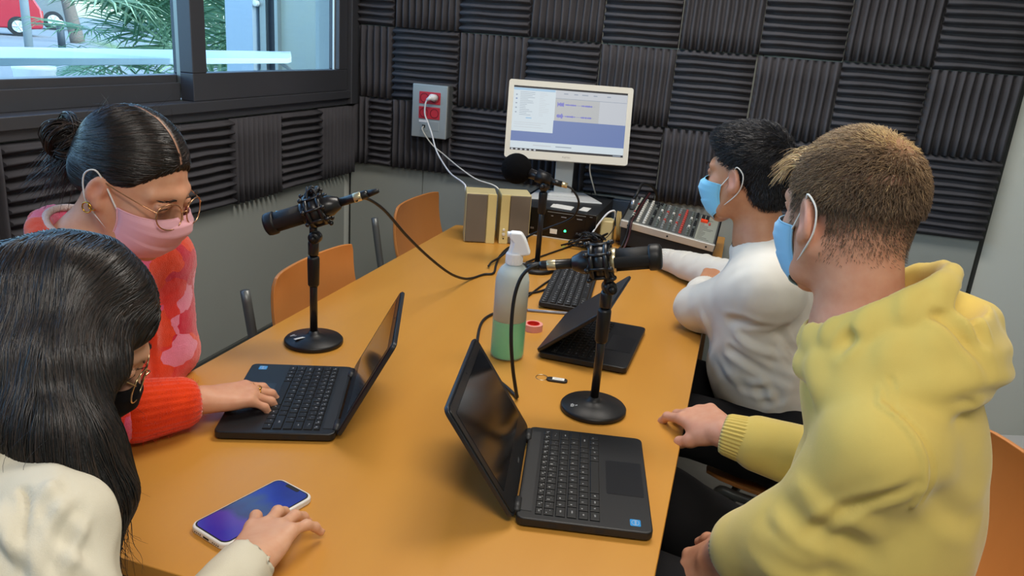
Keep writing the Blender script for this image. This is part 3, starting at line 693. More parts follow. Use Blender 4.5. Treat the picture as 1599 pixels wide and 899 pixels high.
ui_m = [em('light grey', '#c9ced6'), em('slate blue', '#6c82b8'), em('white blue', '#d9e6ee'), em('near black', '#1b1d26'), em('wave blue', '#4040d8'), em('track grey', '#bdc0c2'), em('line grey', '#97a4b4'), em('sky bar', '#a9cdea')]
ui = MB()
def q(x0, y0, x1, y1, m, z=0):      # u,v in 0..1 of the screen, v from the top
    X = lambda u: (u - .5) * SW
    Yv = lambda v: (.5 - v) * SH + .004
    ui.add([(X(x0), Yv(y1), .0005 + z*.0002), (X(x1), Yv(y1), .0005 + z*.0002), (X(x1), Yv(y0), .0005 + z*.0002), (X(x0), Yv(y0), .0005 + z*.0002)], [[0, 1, 2, 3]], Tl, m)
q(0, 0, 1, 1, 2); q(0, 0, 1, .028, 3, 1); q(.37, .028, 1, .15, 0, 1); q(.37, .15, 1, .157, 6, 2); q(.37, .157, 1, .50, 5, 1); q(.76, .157, 1, .50, 0, 2)
q(0, .50, 1, .855, 1, 1); q(0, .855, 1, .965, 2, 1); q(0, .965, 1, 1, 3, 2)
q(.0, .03, .365, .70, 2, 3); q(0, .03, .365, .065, 7, 4)
r_ = np.random.RandomState(4)
for i in range(14): q(.06, .09 + i*.027, .06 + r_.uniform(.05, .13), .096 + i*.027, 6, 5); q(.23, .09 + i*.027, .23 + r_.uniform(.03, .09), .095 + i*.027, 0, 5)
for v in (.13, .19, .26, .33, .40): q(.022, v, .036, v + .018, 6 if v != .19 else 1, 5)
q(.12, .48, .17, .50, 7, 5)
for v in (.56, .59, .63): q(.02, v, r_.uniform(.2, .34), v + .006, 0, 5)
for ci, cv in enumerate((.245, .425)):
    for i in range(64):
        u = .39 + i*.0048; a = (.040 if i < 12 else .015 if 14 < i < 34 else .003 if i < 44 else .016) * r_.uniform(.3, 1.)
        q(u, cv - a, u + .003, cv + a, 4, 4)
    q(.385, cv - .0015, .72, cv + .0015, 6, 3)
for u in (.44, .53, .6, .7, .82): q(u, .07, u + r_.uniform(.02, .06), .085, 6, 4)
q(.2, .90, .36, .915, 0, 4); q(.4, .90, .54, .915, 6, 4)
for i in range(6): q(.01 + i*.04, .972, .028 + i*.04, .995, 0, 5)
q(.91, .975, .98, .99, 6, 5)
ui.build('screen', ui_m, mon)
# neck and foot
Mi = wmon
b = MB(); b.prism([(-.036, -.008), (.036, -.008), (.036, .012), (-.036, .012)], .012, .30, Matrix.Translation((0, .035, 0)) @ Matrix.Rotation(math.radians(-4), 4, 'X')); b.build('neck', mat('grey monitor neck', '#bfc3c2', .4), mon, bevel=.003)
b = MB(); b.prism([(-.150, -.085), (.150, -.085), (.095, .105), (-.095, .105)], .0, .006); b.prism([(-.06, -.02), (.06, -.02), (.045, .06), (-.045, .06)], .006, .016); b.build('foot_plate', mat('pale monitor foot', '#d5d7d6', .4), mon, bevel=.002)
# speakers
def speaker(label, c, rz, strip_right, knobs):
    t = thing('desk_speaker', label, 'speaker', c, rz, 'pair of desk speakers')
    w, d, h = .108, .11, .178
    b = MB(); b.box(-w/2, w/2, -d/2, d/2, 0, h); b.build('cabinet', mat('cream speaker plastic', '#c8b783', .5), t, bevel=.004)
    s = 1 if strip_right else -1; x0, x1 = (-w/2 + .003, w/2 - .033) if s > 0 else (-w/2 + .033, w/2 - .003)
    b = MB(); b.box(x0, x1, -d/2 - .006, -d/2, .003, h - .003); b.build('grille_cloth', mat('taupe grille cloth', '#6e6355', .95, bump=(1400, .6, .0008)), t, bevel=.003)
    xs_ = (x1 + .002, w/2) if s > 0 else (-w/2, x0 - .002)
    b = MB(); b.box(xs_[0], xs_[1], -d/2 - .008, -d/2, 0, h); st = b.build('front_strip', mat('cream speaker strip', '#d8c483', .45), t, bevel=.002)
    if knobs:
        xc = sum(xs_)/2
        for z, m, r in ((.052, m_mon, .005), (.036, m_mon, .006)): b = MB(); b.lathe([(r, 0), (r*.8, .004)], 16, Matrix.Translation((xc, -d/2 - .008, z)) @ Matrix.Rotation(PI/2, 4, 'X')); b.build('knob', m, st)
        b = MB(); b.lathe([(.0028, 0), (.0026, .0005)], 12, Matrix.Translation((xc, -d/2 - .008, .02)) @ Matrix.Rotation(PI/2, 4, 'X')); b.build('headphone_jack', m_gasket, st)
speaker('left cream and taupe desk speaker with a plain strip', (.634, -.582, Z), math.radians(22), True, False)
speaker('right cream and taupe desk speaker with the knobs', (.745, -.531, Z), math.radians(24), False, True)

# ------------------------------------------------------------------ mixer
mx = thing('audio_mixer', 'small audio mixer with rows of coloured knobs and a silver front edge', 'mixer', (1.29, -.30, Z))
FL, FR, BL, BR = A(1.125, -.42, .857), A(1.457, -.42, .812), A(1.130, -.17, .905), A(1.457, -.17, .860)
def mp_(u, v, h=0):
    p = FL + (FR - FL)*u + (BL - FL)*v; n = np.cross(FR - FL, BL - FL); n /= np.linalg.norm(n); return p + n*h
nrm = np.cross(FR - FL, BL - FL); nrm /= np.linalg.norm(nrm); ex = (FR - FL)/np.linalg.norm(FR - FL); ey = np.cross(nrm, ex)
Tx = Matrix([[ex[i], ey[i], nrm[i], FL[i]] for i in range(3)] + [[0, 0, 0, 1]])
b = MB(); b.add([(1.125, -.42, .762), (1.457, -.42, .762), (1.457, -.17, .762), (1.13, -.17, .762), mp_(0, 0, -.022), mp_(1, 0, -.022), mp_(1, 1, -.022), mp_(0, 1, -.022)], [[0, 3, 2, 1], [4, 5, 6, 7], [0, 1, 5, 4], [1, 2, 6, 5], [2, 3, 7, 6], [3, 0, 4, 7]]); b.build('body', mat('black mixer body', '#121214', .5), mx, world=True, bevel=.002)
for x, y in ((1.14, -.40), (1.44, -.40), (1.14, -.19), (1.44, -.19)): b = MB(); b.cyl((x, y, Z), (x, y, .763), .008, n=12); b.build('foot', m_rub, mx, world=True)
b = MB(); b.box(.0, .335, .0, .25, -.022, -.001, Tx); b.build('top_panel', mat('dark grey mixer panel', '#565a5a', .5), mx, world=True)
b = MB(); b.box(-.004, .339, -.010, .004, -.026, .002, Tx); fe = b.build('front_edge', mat('silver mixer edge', '#c9c9c4', .35, metal=.3), mx, world=True, bevel=.003)
for u in (.025, .17, .31): b = MB(); b.lathe([(.0035, 0), (.0035, .001)], 12, Tx @ Matrix.Translation((u, -.0101, -.012)) @ Matrix.Rotation(PI/2, 4, 'X')); b.build('screw', m_gasket, fe, world=True)
for x_ in (-.006, .335): b = MB(); b.box(x_, x_ + .006, 0, .25, -.024, .006, Tx); b.build('side_cheek', mat('black mixer body', ''), mx, world=True, bevel=.002)
b = MB(); b.box(.262, .330, .006, .235, -.001, .0008, Tx); mpn = b.build('master_panel', mat('pale grey printed panel', '#989c92', .5), mx, world=True)
b = MB()
for k in range(18):
    y_ = .015 + k*.012; b.box(.268, .268 + rng.uniform(.012, .05), y_, y_ + .0022, .0009, .0012, Tx)
b.build('panel_print', mat('dark panel print', '#3a3d3c', .6), mpn, world=True)
knobm = [mat('knob ' + n, c, .45) for n, c in (('white', '#e4e2da'), ('grey', '#8f918f'), ('red', '#c8534a'), ('dark', '#2b2d2f'), ('green grey', '#6d756f'), ('orange', '#ff4a1f'), ('pale', '#c9c9b8'))]
kmesh = {}
def knob(u, v, mi, r=.0052, h=.012):
    if (mi, r) not in kmesh:
        q_ = MB(); q_.lathe([(r*1.2, 0), (r*1.15, .002), (r, .003), (r*.85, h)], 10); q_.box(-.0006, .0006, 0, r*.85, h, h + .0004); kmesh[(mi, r)] = mesh_from('knob', q_.V, q_.F, knobm[mi], False)
    o = bpy.data.objects.new('knob', kmesh[(mi, r)]); COL.objects.link(o); o.parent = mx; o.matrix_parent_inverse = wm(mx).inverted()
    o.matrix_basis = Tx @ Matrix.Translation((u, v, 0)) @ Matrix.Rotation(rng.uniform(-2, 2), 4, 'Z')
cols = [(.030, 6), (.052, 0), (.076, 0), (.098, 3), (.120, 4), (.142, 1), (.164, 4), (.186, 1), (.208, 2), (.232, 4), (.250, 3)]
for ci, (u, m_) in enumerate(cols):
    for k in range(11):
        knob(u, .022 + k*.0195, m_ if k % 4 != 3 or ci in (1, 2, 8) else (m_ + 1) % 5)
for u, v in ((.272, .19), (.288, .19)): knob(u, v, 3, .007, .02)
b = MB(); b.box(.266, .292, .165, .180, .001, .010, Tx); b.build('mute_button', knobm[5], mx, world=True, bevel=.001)
b = MB(); b.box(.297, .304, .15, .163, .001, .008, Tx); b.build('red_button', knobm[2], mx, world=True, bevel=.001)
for k in range(4):
    u = .02 + k*.03; b = MB(); b.lathe([(.012, 0), (.012, .003), (.009, .003)], 18, Tx @ Matrix.Translation((u + .005, .236, 0)), cap=True); b.build('input_socket', m_gasket, mx, world=True)
# plug standing in the mixer, with cables over its left end
b = MB(); b.cyl(mp_(.035, .45, .001), mp_(.035, .5, .035), .009); b.build('plug', mat('plug steel', '#9b9da0', .3, metal=.8), mx, smooth=True, world=True)
def cable(label, pts, r=.0031, m=None, group=None, name='cable', sub=8):
    b = MB(); b.tube(pts, r, n=8, sub=sub); return tag(b.build(name, m or m_rub, smooth=True), label, 'cable', group)
cable('black cable rising from the mixer socket', [mp_(.035, .5, .035), mp_(.05, .55, .06), mp_(.07, .8, .075), (1.19, -.1, .93), (1.20, -.02, .87), (1.18, .01, .79), (1.12, -.03, .757)], .0055)
cable('black cable lying over the left end of the mixer', [mp_(.14, .95, .03), mp_(.11, .6, .012), mp_(.095, .2, .008), mp_(.085, -.05, .006), (1.148, -.45, .80), (1.13, -.47, .757), (1.09, -.46, .755)], .004)
cable('red-sleeved cable over the left end of the mixer', [mp_(.16, .95, .03), mp_(.13, .6, .014), mp_(.118, .2, .010), mp_(.105, -.05, .008), (1.158, -.455, .80), (1.14, -.485, .757), (1.08, -.50, .755)], .004, mat('dark red rubber', '#3b1518', .5))
# keyboard of the computer, lying aslant
kb = thing('computer_keyboard', 'black full-size computer keyboard lying aslant behind the half closed laptop', 'keyboard', (1.075, -1.01, Z), math.atan2(.36, -.04))
b = MB(); b.prism(rrect(.40, .135, .008), .004, .018, Matrix.Rotation(math.radians(2), 4, 'X')); kbb = b.build('case', m_lapb, kb, bevel=.003)
b = MB(); bl = MB()
for r in range(6):
    for c in range(21):
        if c in (15, 18) and r != 5: pass
        x = -.19 + c*.0183; y = .052 - r*.0200 - (.004 if r else 0)
        if r == 5 and 4 <= c <= 9:
            if c > 4: continue
            me = key_mesh(.105, .0155); x += .046
        else: me = key_mesh(.0160, .0155)
        b.add([v.co for v in me.vertices], [list(p.vertices) for p in me.polygons], Matrix.Translation((x, y, .0185)) @ Matrix.Scale(1.8, 4, (0, 0, 1)))
        V, F = text_geo(rng.choice('qwertyuiopasdfghjklzxcvbnm1234567890'), .0095); bl.add(V, F, Matrix.Translation((x - .002, y + .002, .0185 + .0046)))
b.build('keys', m_key, kbb)['kind'] = 'stuff'; bl.build('key_legends', m_leg, kbb)['kind'] = 'stuff'
for sx in (-1, 1):
    b = MB(); b.cyl((sx*.17, .045, 0), (sx*.17, .045, .012), .006, n=8); b.cyl((sx*.17, -.05, 0), (sx*.17, -.05, .009), .006, n=8); b.build('foot', m_gasket, kbb)
# blue-black bag / device case at the wall behind
b = MB(); b.prism(rrect(.125, .035, .008), 0, .108, Matrix.Translation((1.060, -.045, Z))); tag(b.build('router_box', mat('blue black plastic', '#2c3a4a', .5), bevel=.003), 'dark blue box standing behind the adapters between computer and mixer', 'box')
# beige adapters and power strip
b = MB(); b.prism([(-.026, -.03), (.02, -.034), (.03, .02), (.012, .035), (-.022, .03)], 0, .088, Matrix.Translation((1.063, -.36, Z)) @ Matrix.Rotation(.2, 4, 'Z'))
pa = tag(b.build('power_adapter', mat('beige adapter plastic', '#cdbb86', .5), bevel=.006), 'beige plug adapter with cords wound round it beside the computer', 'adapter')
b = MB()
for k in range(3): b.tube([(1.10 + .006*k, -.33, .755), (1.108 + .006*k, -.39, .79), (1.10 + .007*k, -.385, .85), (1.095 + .005*k, -.34, .866), (1.10 + .006*k, -.30, .80), (1.10 + .006*k, -.33, .757)], .0032, n=6)
b.build('cord_coil', mat('tan cord', '#a8905a', .6), pa, smooth=True)
cable('white cord bent over the top of the beige adapter', [(1.02, -.42, .790), (1.04, -.405, .83), (1.066, -.39, .868), (1.085, -.37, .874), (1.088, -.355, .85), (1.085, -.35, .835)], .0036, m_white)
cable('thin black lead drooping in front of the adapter', [(1.09, -.37, .85), (1.10, -.41, .83), (1.08, -.43, .79), (1.06, -.44, .775), (1.07, -.47, .757), (1.10, -.48, .754)], .0016)
# clutter of black leads
for k in range(10):
    r_ = np.random.RandomState(40 + k); P_ = [(.93 + .02*k*.5, -.52 + .01*k, .755)]
    c0 = A(1.045, -.49, .775)
    for j in range(7): P_.append(tuple(c0 + A(r_.uniform(-.05, .04), r_.uniform(-.06, .05), r_.uniform(-.012, .035))))
    P_.append((1.03 + .01*k, -.40 - .015*k, .757))
    cable('black lead in the tangle between keyboard and computer', P_, .0024 if k % 2 else .0033, group='tangled black leads beside the computer')
cable('black mouse lead looping in front of the computer', [(.88, -.80, .754), (.905, -.70, .754), (.935, -.60, .754), (.965, -.50, .754), (.975, -.455, .758), (.955, -.44, .760), (.945, -.46, .756), (.975, -.50, .756), (1.02, -.50, .757)], .0032)
cable('black keyboard lead curving over the table by the far stand', [(.965, -1.12, .754), (.995, -1.085, .754), (1.015, -1.03, .754), (1.035, -.92, .754), (1.05, -.82, .756), (1.045, -.70, .756), (1.04, -.56, .758)], .0032)
cable('second black lead running from behind the spray bottle to the keyboard', [(.96, -1.26, .754), (.975, -1.19, .754), (.99, -1.02, .754), (1.005, -.90, .754), (1.02, -.78, .757), (1.03, -.62, .757)], .003)
# microphone cables
cable('black microphone cable arching from the left microphone across the table', [(.722, -1.689, 1.0925), (.712, -1.62, 1.083), (.722, -1.55, 1.045), (.735, -1.45, .965), (.752, -1.34, .885), (.770, -1.23, .815), (.776, -1.13, .772), (.782, -1.06, .7545), (.800, -1.005, .7541), (.822, -.975, .7541), (.800, -.88, .7541), (.780, -.78, .7541), (.775, -.66, .756), (.80, -.60, .7541)], .0037)
cable('black cable looping down from the foam ball microphone', [(1.0, -.853, 1.031), (1.02, -.85, 1.02), (1.040, -.84, .985), (1.030, -.82, .94), (1.0, -.80, .91), (.95, -.79, .882), (.89, -.80, .85), (.84, -.82, .81), (.80, -.84, .77), (.785, -.88, .7605), (.79, -.93, .7605)], .0034)
cable('black microphone cable hanging from the right microphone to the table', [(1.160, -1.777, 1.040), (1.142, -1.785, 1.030), (1.128, -1.79, 1.010), (1.120, -1.795, .975), (1.119, -1.80, .93), (1.123, -1.805, .88), (1.130, -1.80, .82), (1.138, -1.79, .768), (1.136, -1.778, .7545), (1.110, -1.75, .7541), (1.06, -1.70, .7541), (1.0, -1.62, .7541), (.955, -1.5, .7541), (.93, -1.38, .7541), (.95, -1.28, .7541)], .0037)
cable('thin pale monitor lead hanging behind the computer', [(.935, -.14, 1.02), (.932, -.12, .97), (.945, -.07, .90), (.95, -.03, .862)], .0028, m_mon)

# ------------------------------------------------------------------ wall socket box
ob = thing('socket_box', 'silver wall box with four red sockets on the foam wall', 'socket', (.205, -.03, 1.02))
b = MB(); b.box(.126, .287, -.045, .032, 1.022, 1.242); b.build('housing', mat('dark side of socket box', '#55595b', .5), ob, bevel=.003, world=True)
b = MB(); b.box(.123, .283, -.052, -.044, 1.018, 1.240); b.build('cover', mat('silver socket cover', '#aeb6b8', .4, metal=.4), ob, bevel=.004, world=True)
for z0 in (1.160, 1.098):
    b = MB(); b.box(.156, .252, -.0545, -.051, z0, z0 + .050); sp = b.build('red_plate', mat('red socket plastic', '#c2313f', .35), ob, bevel=.001, world=True)
    for xc in (.180, .228):
        b = MB(); b.lathe([(.0195, 0), (.0195, .0012), (.017, .0013), (.0165, -.0005), (0.0001, -.0006)], 28, Matrix.Translation((xc, -.0546, z0 + .025)) @ Matrix.Rotation(PI/2, 4, 'X'), cap=False); so_ = b.build('socket', mat('dark red recess', '#7c1826', .4), sp, world=True)
b = MB(); b.box(.158, .20, -.0535, -.051, 1.082, 1.092); b.build('label_strip', m_white, ob, world=True)
b = MB(); b.box(.208, .25, -.053, -.051, 1.05, 1.090); b.build('blank_cover', mat('silver socket cover', ''), ob, bevel=.001, world=True)
b = MB(); b.box(.163, .205, -.053, -.051, 1.046, 1.078); b.build('network_plate', mat('silver socket cover', ''), ob, bevel=.001, world=True)
b = MB(); b.box(.174, .188, -.0545, -.0525, 1.060, 1.072); b.build('network_port', m_gasket, ob, world=True)
pl = thing('white_plug', 'white plug and cord in the upper right red socket', 'plug', (.228, -.06, 1.19))
b = MB(); b.cyl((.228, -.0535, 1.187), (.222, -.082, 1.192), .016, .013); b.cyl((.222, -.082, 1.192), (.205, -.088, 1.178), .010, .006); b.build('plug_body', m_white, pl, smooth=True, world=True)
b = MB(); b.tube([(.206, -.088, 1.179), (.200, -.09, 1.160), (.200, -.09, 1.12), (.218, -.09, 1.08), (.240, -.10, 1.04), (.268, -.12, .985), (.32, -.18, .95), (.42, -.33, .928), (.53, -.48, .925), (.56, -.535, .91), (.565, -.53, .84)], .0033, n=8, sub=8); b.build('cord', m_white, pl, smooth=True, world=True)
cable('pale cable from the network port to the right speaker', [(.181, -.056, 1.066), (.180, -.066, 1.055), (.195, -.066, 1.03), (.235, -.07, .99), (.30, -.11, .965), (.42, -.25, .945), (.55, -.40, .932), (.66, -.49, .930), (.69, -.475, .88)], .0028, m_mon)

# ------------------------------------------------------------------ spray bottle
sb = thing('spray_bottle', 'white translucent spray bottle half full of green liquid', 'bottle', (1.052, -1.575, Z), .3)
m_hdpe = bpy.data.materials.new('translucent bottle'); m_hdpe.use_nodes = True
_b = m_hdpe.node_tree.nodes['Principled BSDF']; _b.inputs['Base Color'].default_value = lin('#dde3e0'); _b.inputs['Roughness'].default_value = .35; _b.inputs['Alpha'].default_value = .22; _b.inputs['Subsurface Weight'].default_value = .0
HB = .232
prof = [(.030, .0), (.0365, .002), (.039, .006), (.039, .165), (.0385, .185), (.036, .200), (.030, .213), (.021, .222), (.0165, .226), (.0155, .232)]
b = MB(); b.lathe(prof, 48); b.build('bottle_body', m_hdpe, sb, smooth=True)
lp = [(.0290, .003), (.0362, .005), (.0378, .010), (.0378, .092), (.0001, .0921)]
b = MB(); b.lathe(lp, 48); b.build('liquid', mat('green cleaning liquid', '#4cc78f', .2, emit='#3fae7c', estr=0.0), sb, smooth=False)
b = MB(); b.lathe([(.0375, .0925), (.0378, .182), (.035, .198), (.029, .211), (.02, .22), (.0005, .221)], 32); b.build('air_fill', mat('milky bottle wall', '#b9c4c0', .6), sb, smooth=True)
b = MB(); b.lathe([(.0175, .222), (.0185, .223), (.0185, .246), (.0165, .249)], 32); 
for k in range(20): a_ = 2*PI*k/20; b.cyl((.0185*math.cos(a_), .0185*math.sin(a_), .225), (.0185*math.cos(a_), .0185*math.sin(a_), .245), .0012, n=5)
b.build('collar', m_white, sb)
# trigger head: nozzle to the left (local -x after turning)
Th_ = Matrix.Rotation(math.radians(180 - 4), 4, 'Z')
hp = [(.014, .296), (-.012, .296), (-.022, .282), (-.029, .266), (-.036, .248), (-.018, .243), (.000, .247), (.010, .243), (.006, .262), (.004, .272), (.013, .282)]
b = MB(); b.prism(hp, -.0125, .0125, Th_ @ Matrix.Rotation(PI/2, 4, 'X')); b.build('spray_head', m_white, sb, bevel=.005)
b = MB(); b.prism([(.005, .282), (.012, .282), (.011, .270), (.013, .257), (.018, .240), (.012, .240), (.006, .256), (.004, .270)], -.006, .006, Th_ @ Matrix.Rotation(PI/2, 4, 'X')); b.build('trigger', m_white, sb, bevel=.002)
b = MB(); b.cyl(Th_ @ Vector((.012, 0, .289)), Th_ @ Vector((.019, 0, .2885)), .0062); b.build('nozzle', m_white, sb, smooth=True)
b = MB(); b.cyl((0, 0, .02), (0, 0, .225), .0025, n=8); b.build('dip_tube', m_white, sb)
# tape roll
tr = thing('tape_roll', 'small red and white roll of tape beside the spray bottle', 'tape', (1.062, -1.382, Z))
b = MB(); b.lathe([(.0165, 0), (.024, 0), (.024, .017), (.0165, .017), (.0165, 0)], 40, cap=False); b.build('tape_band', mat('pale pink tape', '#e59a8c', .5), tr, smooth=False)
b = MB(); b.lathe([(.0145, .0), (.0165, .0), (.0165, .0178), (.0145, .0178), (.0145, 0)], 40, cap=False); b.build('core', mat('red tape core', '#d8261f', .5), tr)
# key fob
kf = thing('key_tag', 'black key tag with a white paper label and split ring', 'key tag', (1.192, -1.658, Z), .12)
b = MB(); b.prism(rrect(.046, .018, .008), 0, .005); b.build('fob', m_lapb, kf, bevel=.0015)
b = MB(); b.prism(rrect(.026, .012, .001), .005, .0056, Matrix.Translation((.003, 0, 0))); lb = b.build('paper_label', m_tape, kf)
b = MB(); b.box(-.006, .011, -.0005, .0005, .0057, .0059); b.build('label_line', mat('grey mark', '#9a9a9a'), lb)
b = MB(); b.tube([(-.034 + .013*math.cos(a), .006 + .013*math.sin(a), .001 + .0008*math.sin(a)) for a in np.linspace(0, 2*PI, 24, endpoint=False)], .0007, n=6, spline=False, closed=True); b.build('split_ring', mat('bright steel', '#c9c4b0', .2, metal=1.), kf, smooth=True)
# pen
pn = thing('ballpoint_pen', 'clear and red ballpoint pen lying before the keyboard', 'pen', (1.055, -1.243, Z + .004), math.atan2(.038, .14))
b = MB(); b.cyl((-.045, 0, 0), (.07, 0, 0), .0038, n=12); b.build('barrel', mat('grey clear barrel', '#8d93a0', .2), pn, smooth=True)
b = MB(); b.cyl((-.052, 0, 0), (-.045, 0, 0), .0034, n=12); b.build('end_plug', mat('red pen plug', '#8e2a22', .4), pn, smooth=True)
b = MB(); b.cyl((.07, 0, 0), (.082, 0, 0), .0038, .001, n=12); b.build('tip', mat('red pen plug', ''), pn, smooth=True)
# phone
ph = thing('smartphone', 'smartphone in a white case with a purple and blue lit screen', 'phone', (.893, -2.322, Z), math.atan2(.15, .046))
b = MB(); b.prism(rrect(.162, .080, .014, 6), 0, .0105); b.build('case', mat('white phone case', '#dddbd6', .45), ph, bevel=.003)
b = MB(); b.prism(rrect(.154, .073, .011, 6), .0100, .0108); b.build('frame', m_gasket, ph)
scm = bpy.data.materials.new('phone screen'); scm.use_nodes = True; n_ = scm.node_tree.nodes; l_ = scm.node_tree.links; pb = n_['Principled BSDF']; pb.inputs['Base Color'].default_value = (.01, .01, .02, 1); pb.inputs['Roughness'].default_value = .12
tc = n_.new('ShaderNodeTexCoord'); sx = n_.new('ShaderNodeSeparateXYZ'); l_.new(tc.outputs['Generated'], sx.inputs[0]); nz = n_.new('ShaderNodeTexNoise'); nz.inputs['Scale'].default_value = 2.0
ad = n_.new('ShaderNodeMath'); ad.operation = 'MULTIPLY_ADD'; l_.new(tc.outputs['Generated'], nz.inputs['Vector']); l_.new(nz.outputs['Fac'], ad.inputs[0]); ad.inputs[1].default_value = .45; ad.inputs[2].default_value = -.22
a2 = n_.new('ShaderNodeMath'); l_.new(ad.outputs[0], a2.inputs[0]); l_.new(sx.outputs[0], a2.inputs[1]); rp = n_.new('ShaderNodeValToRGB'); l_.new(a2.outputs[0], rp.inputs[0])
cr_ = rp.color_ramp; cr_.elements[0].color = lin('#3c149a'); cr_.elements[0].position = .05; cr_.elements[1].color = lin('#15228a'); cr_.elements[1].position = .9
for p_, c_ in ((.3, '#5b2a96'), (.38, '#3d3560'), (.55, '#3a4a78'), (.68, '#1a2fa0')):
    e_ = cr_.elements.new(p_); e_.color = lin(c_)
l_.new(rp.outputs[0], pb.inputs['Emission Color']); pb.inputs['Emission Strength'].default_value = .55
b = MB(); b.prism(rrect(.150, .069, .010, 6), .0106, .0111); b.build('screen', scm, ph)
b = MB(); b.prism(rrect(.006, .028, .003, 4), .0110, .0113, Matrix.Translation((.072, 0, 0))); b.build('notch', m_gasket, ph)
b = MB(); b.box(-.0815, -.0808, -.006, .006, .004, .0065); 
for k in range(4): b.box(-.0815, -.0808, .012 + k*.004, .0135 + k*.004, .0045, .006); b.box(-.0815, -.0808, -.0275 + k*.004, -.026 + k*.004, .0045, .006)
b.build('charging_port', m_gasket, ph)
# ------------------------------------------------------------------ smooth-union field modelling for bodies and clothes
def unit(v): v = A(*v); return v / np.linalg.norm(v)
class Frame:
    """origin o, axes x (right), y (forward), z (up)"""
    def __init__(s, o, fwd, up=(0, 0, 1), roll=0.):
        s.o = A(*o); s.y = unit(fwd); u = A(*up); s.x = unit(np.cross(s.y, u)); s.z = np.cross(s.x, s.y)
        if roll: c, n = math.cos(roll), math.sin(roll); s.x, s.z = c*s.x + n*s.z, c*s.z - n*s.x
        s.R = np.stack([s.x, s.y, s.z], 1)
    def p(s, *v): return s.o + s.R @ A(*v)
    def d(s, *v): return s.R @ A(*v)
    def loc(s, P): return (np.asarray(P) - s.o) @ s.R
    def M(s): return Matrix([[s.R[i][0], s.R[i][1], s.R[i][2], s.o[i]] for i in range(3)] + [[0, 0, 0, 1]])
class Field:
    def __init__(s): s.P = []
    def cap(s, a, b, ra, rb=None, k=.02, op=1, flat=None):
        """tapered capsule; flat=(axis, factor) squashes it along an axis"""
        rb = ra if rb is None else rb; a = A(*a); b = A(*b); r = max(ra, rb)
        s.P.append(('c', a, b, ra, rb, k, op, np.minimum(a, b) - r, np.maximum(a, b) + r, flat)); return s
    def chain(s, pts, rad, k=.02, op=1):
        for i in range(len(pts) - 1): s.cap(pts[i], pts[i+1], rad[i], rad[i+1], k, op)
        return s
    def ell(s, c, r, R=None, k=.02, op=1):
        c = A(*c); r = A(*r); R = np.eye(3) if R is None else R; e = np.abs(R) @ r
        s.P.append(('e', c, r, R, None, k, op, c - e, c + e, None)); return s
    def plane(s, c, n, lo, hi, k=.004):
        """remove everything on the side the normal points to, inside the box lo..hi"""
        s.P.append(('p', A(*c), unit(n), 0, 0, k, -1, A(*lo), A(*hi), None)); return s
    def build(s, h):
        lo = np.min([p[7] for p in s.P if p[6] > 0], 0) - 3*h - .01; hi = np.max([p[8] for p in s.P if p[6] > 0], 0) + 3*h + .01
        n = np.ceil((hi - lo)/h).astype(int) + 1; Fv = np.full(n, 1., np.float32)
        for p in s.P:
            k = p[5]; m = k + 3*h
            a0 = np.maximum(np.floor((p[7] - m - lo)/h).astype(int), 0); a1 = np.minimum(np.ceil((p[8] + m - lo)/h).astype(int) + 1, n)
            if np.any(a1 <= a0): continue
            ax = [(lo[i] + h*np.arange(a0[i], a1[i])).astype(np.float32) for i in range(3)]
            X, Y, Zz = ax[0][:, None, None], ax[1][None, :, None], ax[2][None, None, :]
            if p[0] == 'c':
                a, b, ra, rb = p[1], p[2], p[3], p[4]; ab = (b - a).astype(np.float32); L2 = float(ab @ ab) + 1e-12
                dx, dy, dz = X - np.float32(a[0]), Y - np.float32(a[1]), Zz - np.float32(a[2])
                t = np.clip((dx*ab[0] + dy*ab[1] + dz*ab[2])/L2, 0, 1)
                ex_, ey_, ez_ = dx - t*ab[0], dy - t*ab[1], dz - t*ab[2]
                d2 = ex_*ex_ + ey_*ey_ + ez_*ez_
                if p[9] is not None:
                    ax_, f = p[9]; ax_ = unit(ax_); w = ex_*np.float32(ax_[0]) + ey_*np.float32(ax_[1]) + ez_*np.float32(ax_[2]); d2 = d2 + w*w*(1/f**2 - 1)
                D_ = np.sqrt(d2) - (ra + t*(rb - ra))
            elif p[0] == 'e':
                c, r, R = p[1], p[2], p[3]; dx, dy, dz = X - c[0], Y - c[1], Zz - c[2]
                q = [(dx*R[0][j] + dy*R[1][j] + dz*R[2][j])/r[j] for j in range(3)]
                k0 = np.sqrt(q[0]**2 + q[1]**2 + q[2]**2) + 1e-9; k1 = np.sqrt((q[0]/r[0])**2 + (q[1]/r[1])**2 + (q[2]/r[2])**2) + 1e-9
                D_ = k0*(k0 - 1)/k1
            else:
                c, nn = p[1], p[2]; D_ = -((X - c[0])*nn[0] + (Y - c[1])*nn[1] + (Zz - c[2])*nn[2])
            D_ = D_.astype(np.float32); sl = tuple(slice(a0[i], a1[i]) for i in range(3)); G = Fv[sl]
            if p[6] > 0:
                q_ = np.maximum(k - np.abs(G - D_), 0)/max(k, 1e-9); Fv[sl] = np.minimum(G, D_) - q_*q_*k*.25
            else:
                q_ = np.maximum(k - np.abs(G + D_), 0)/max(k, 1e-9); Fv[sl] = np.maximum(G, -D_) + q_*q_*k*.25
        return nets(Fv, lo, h)
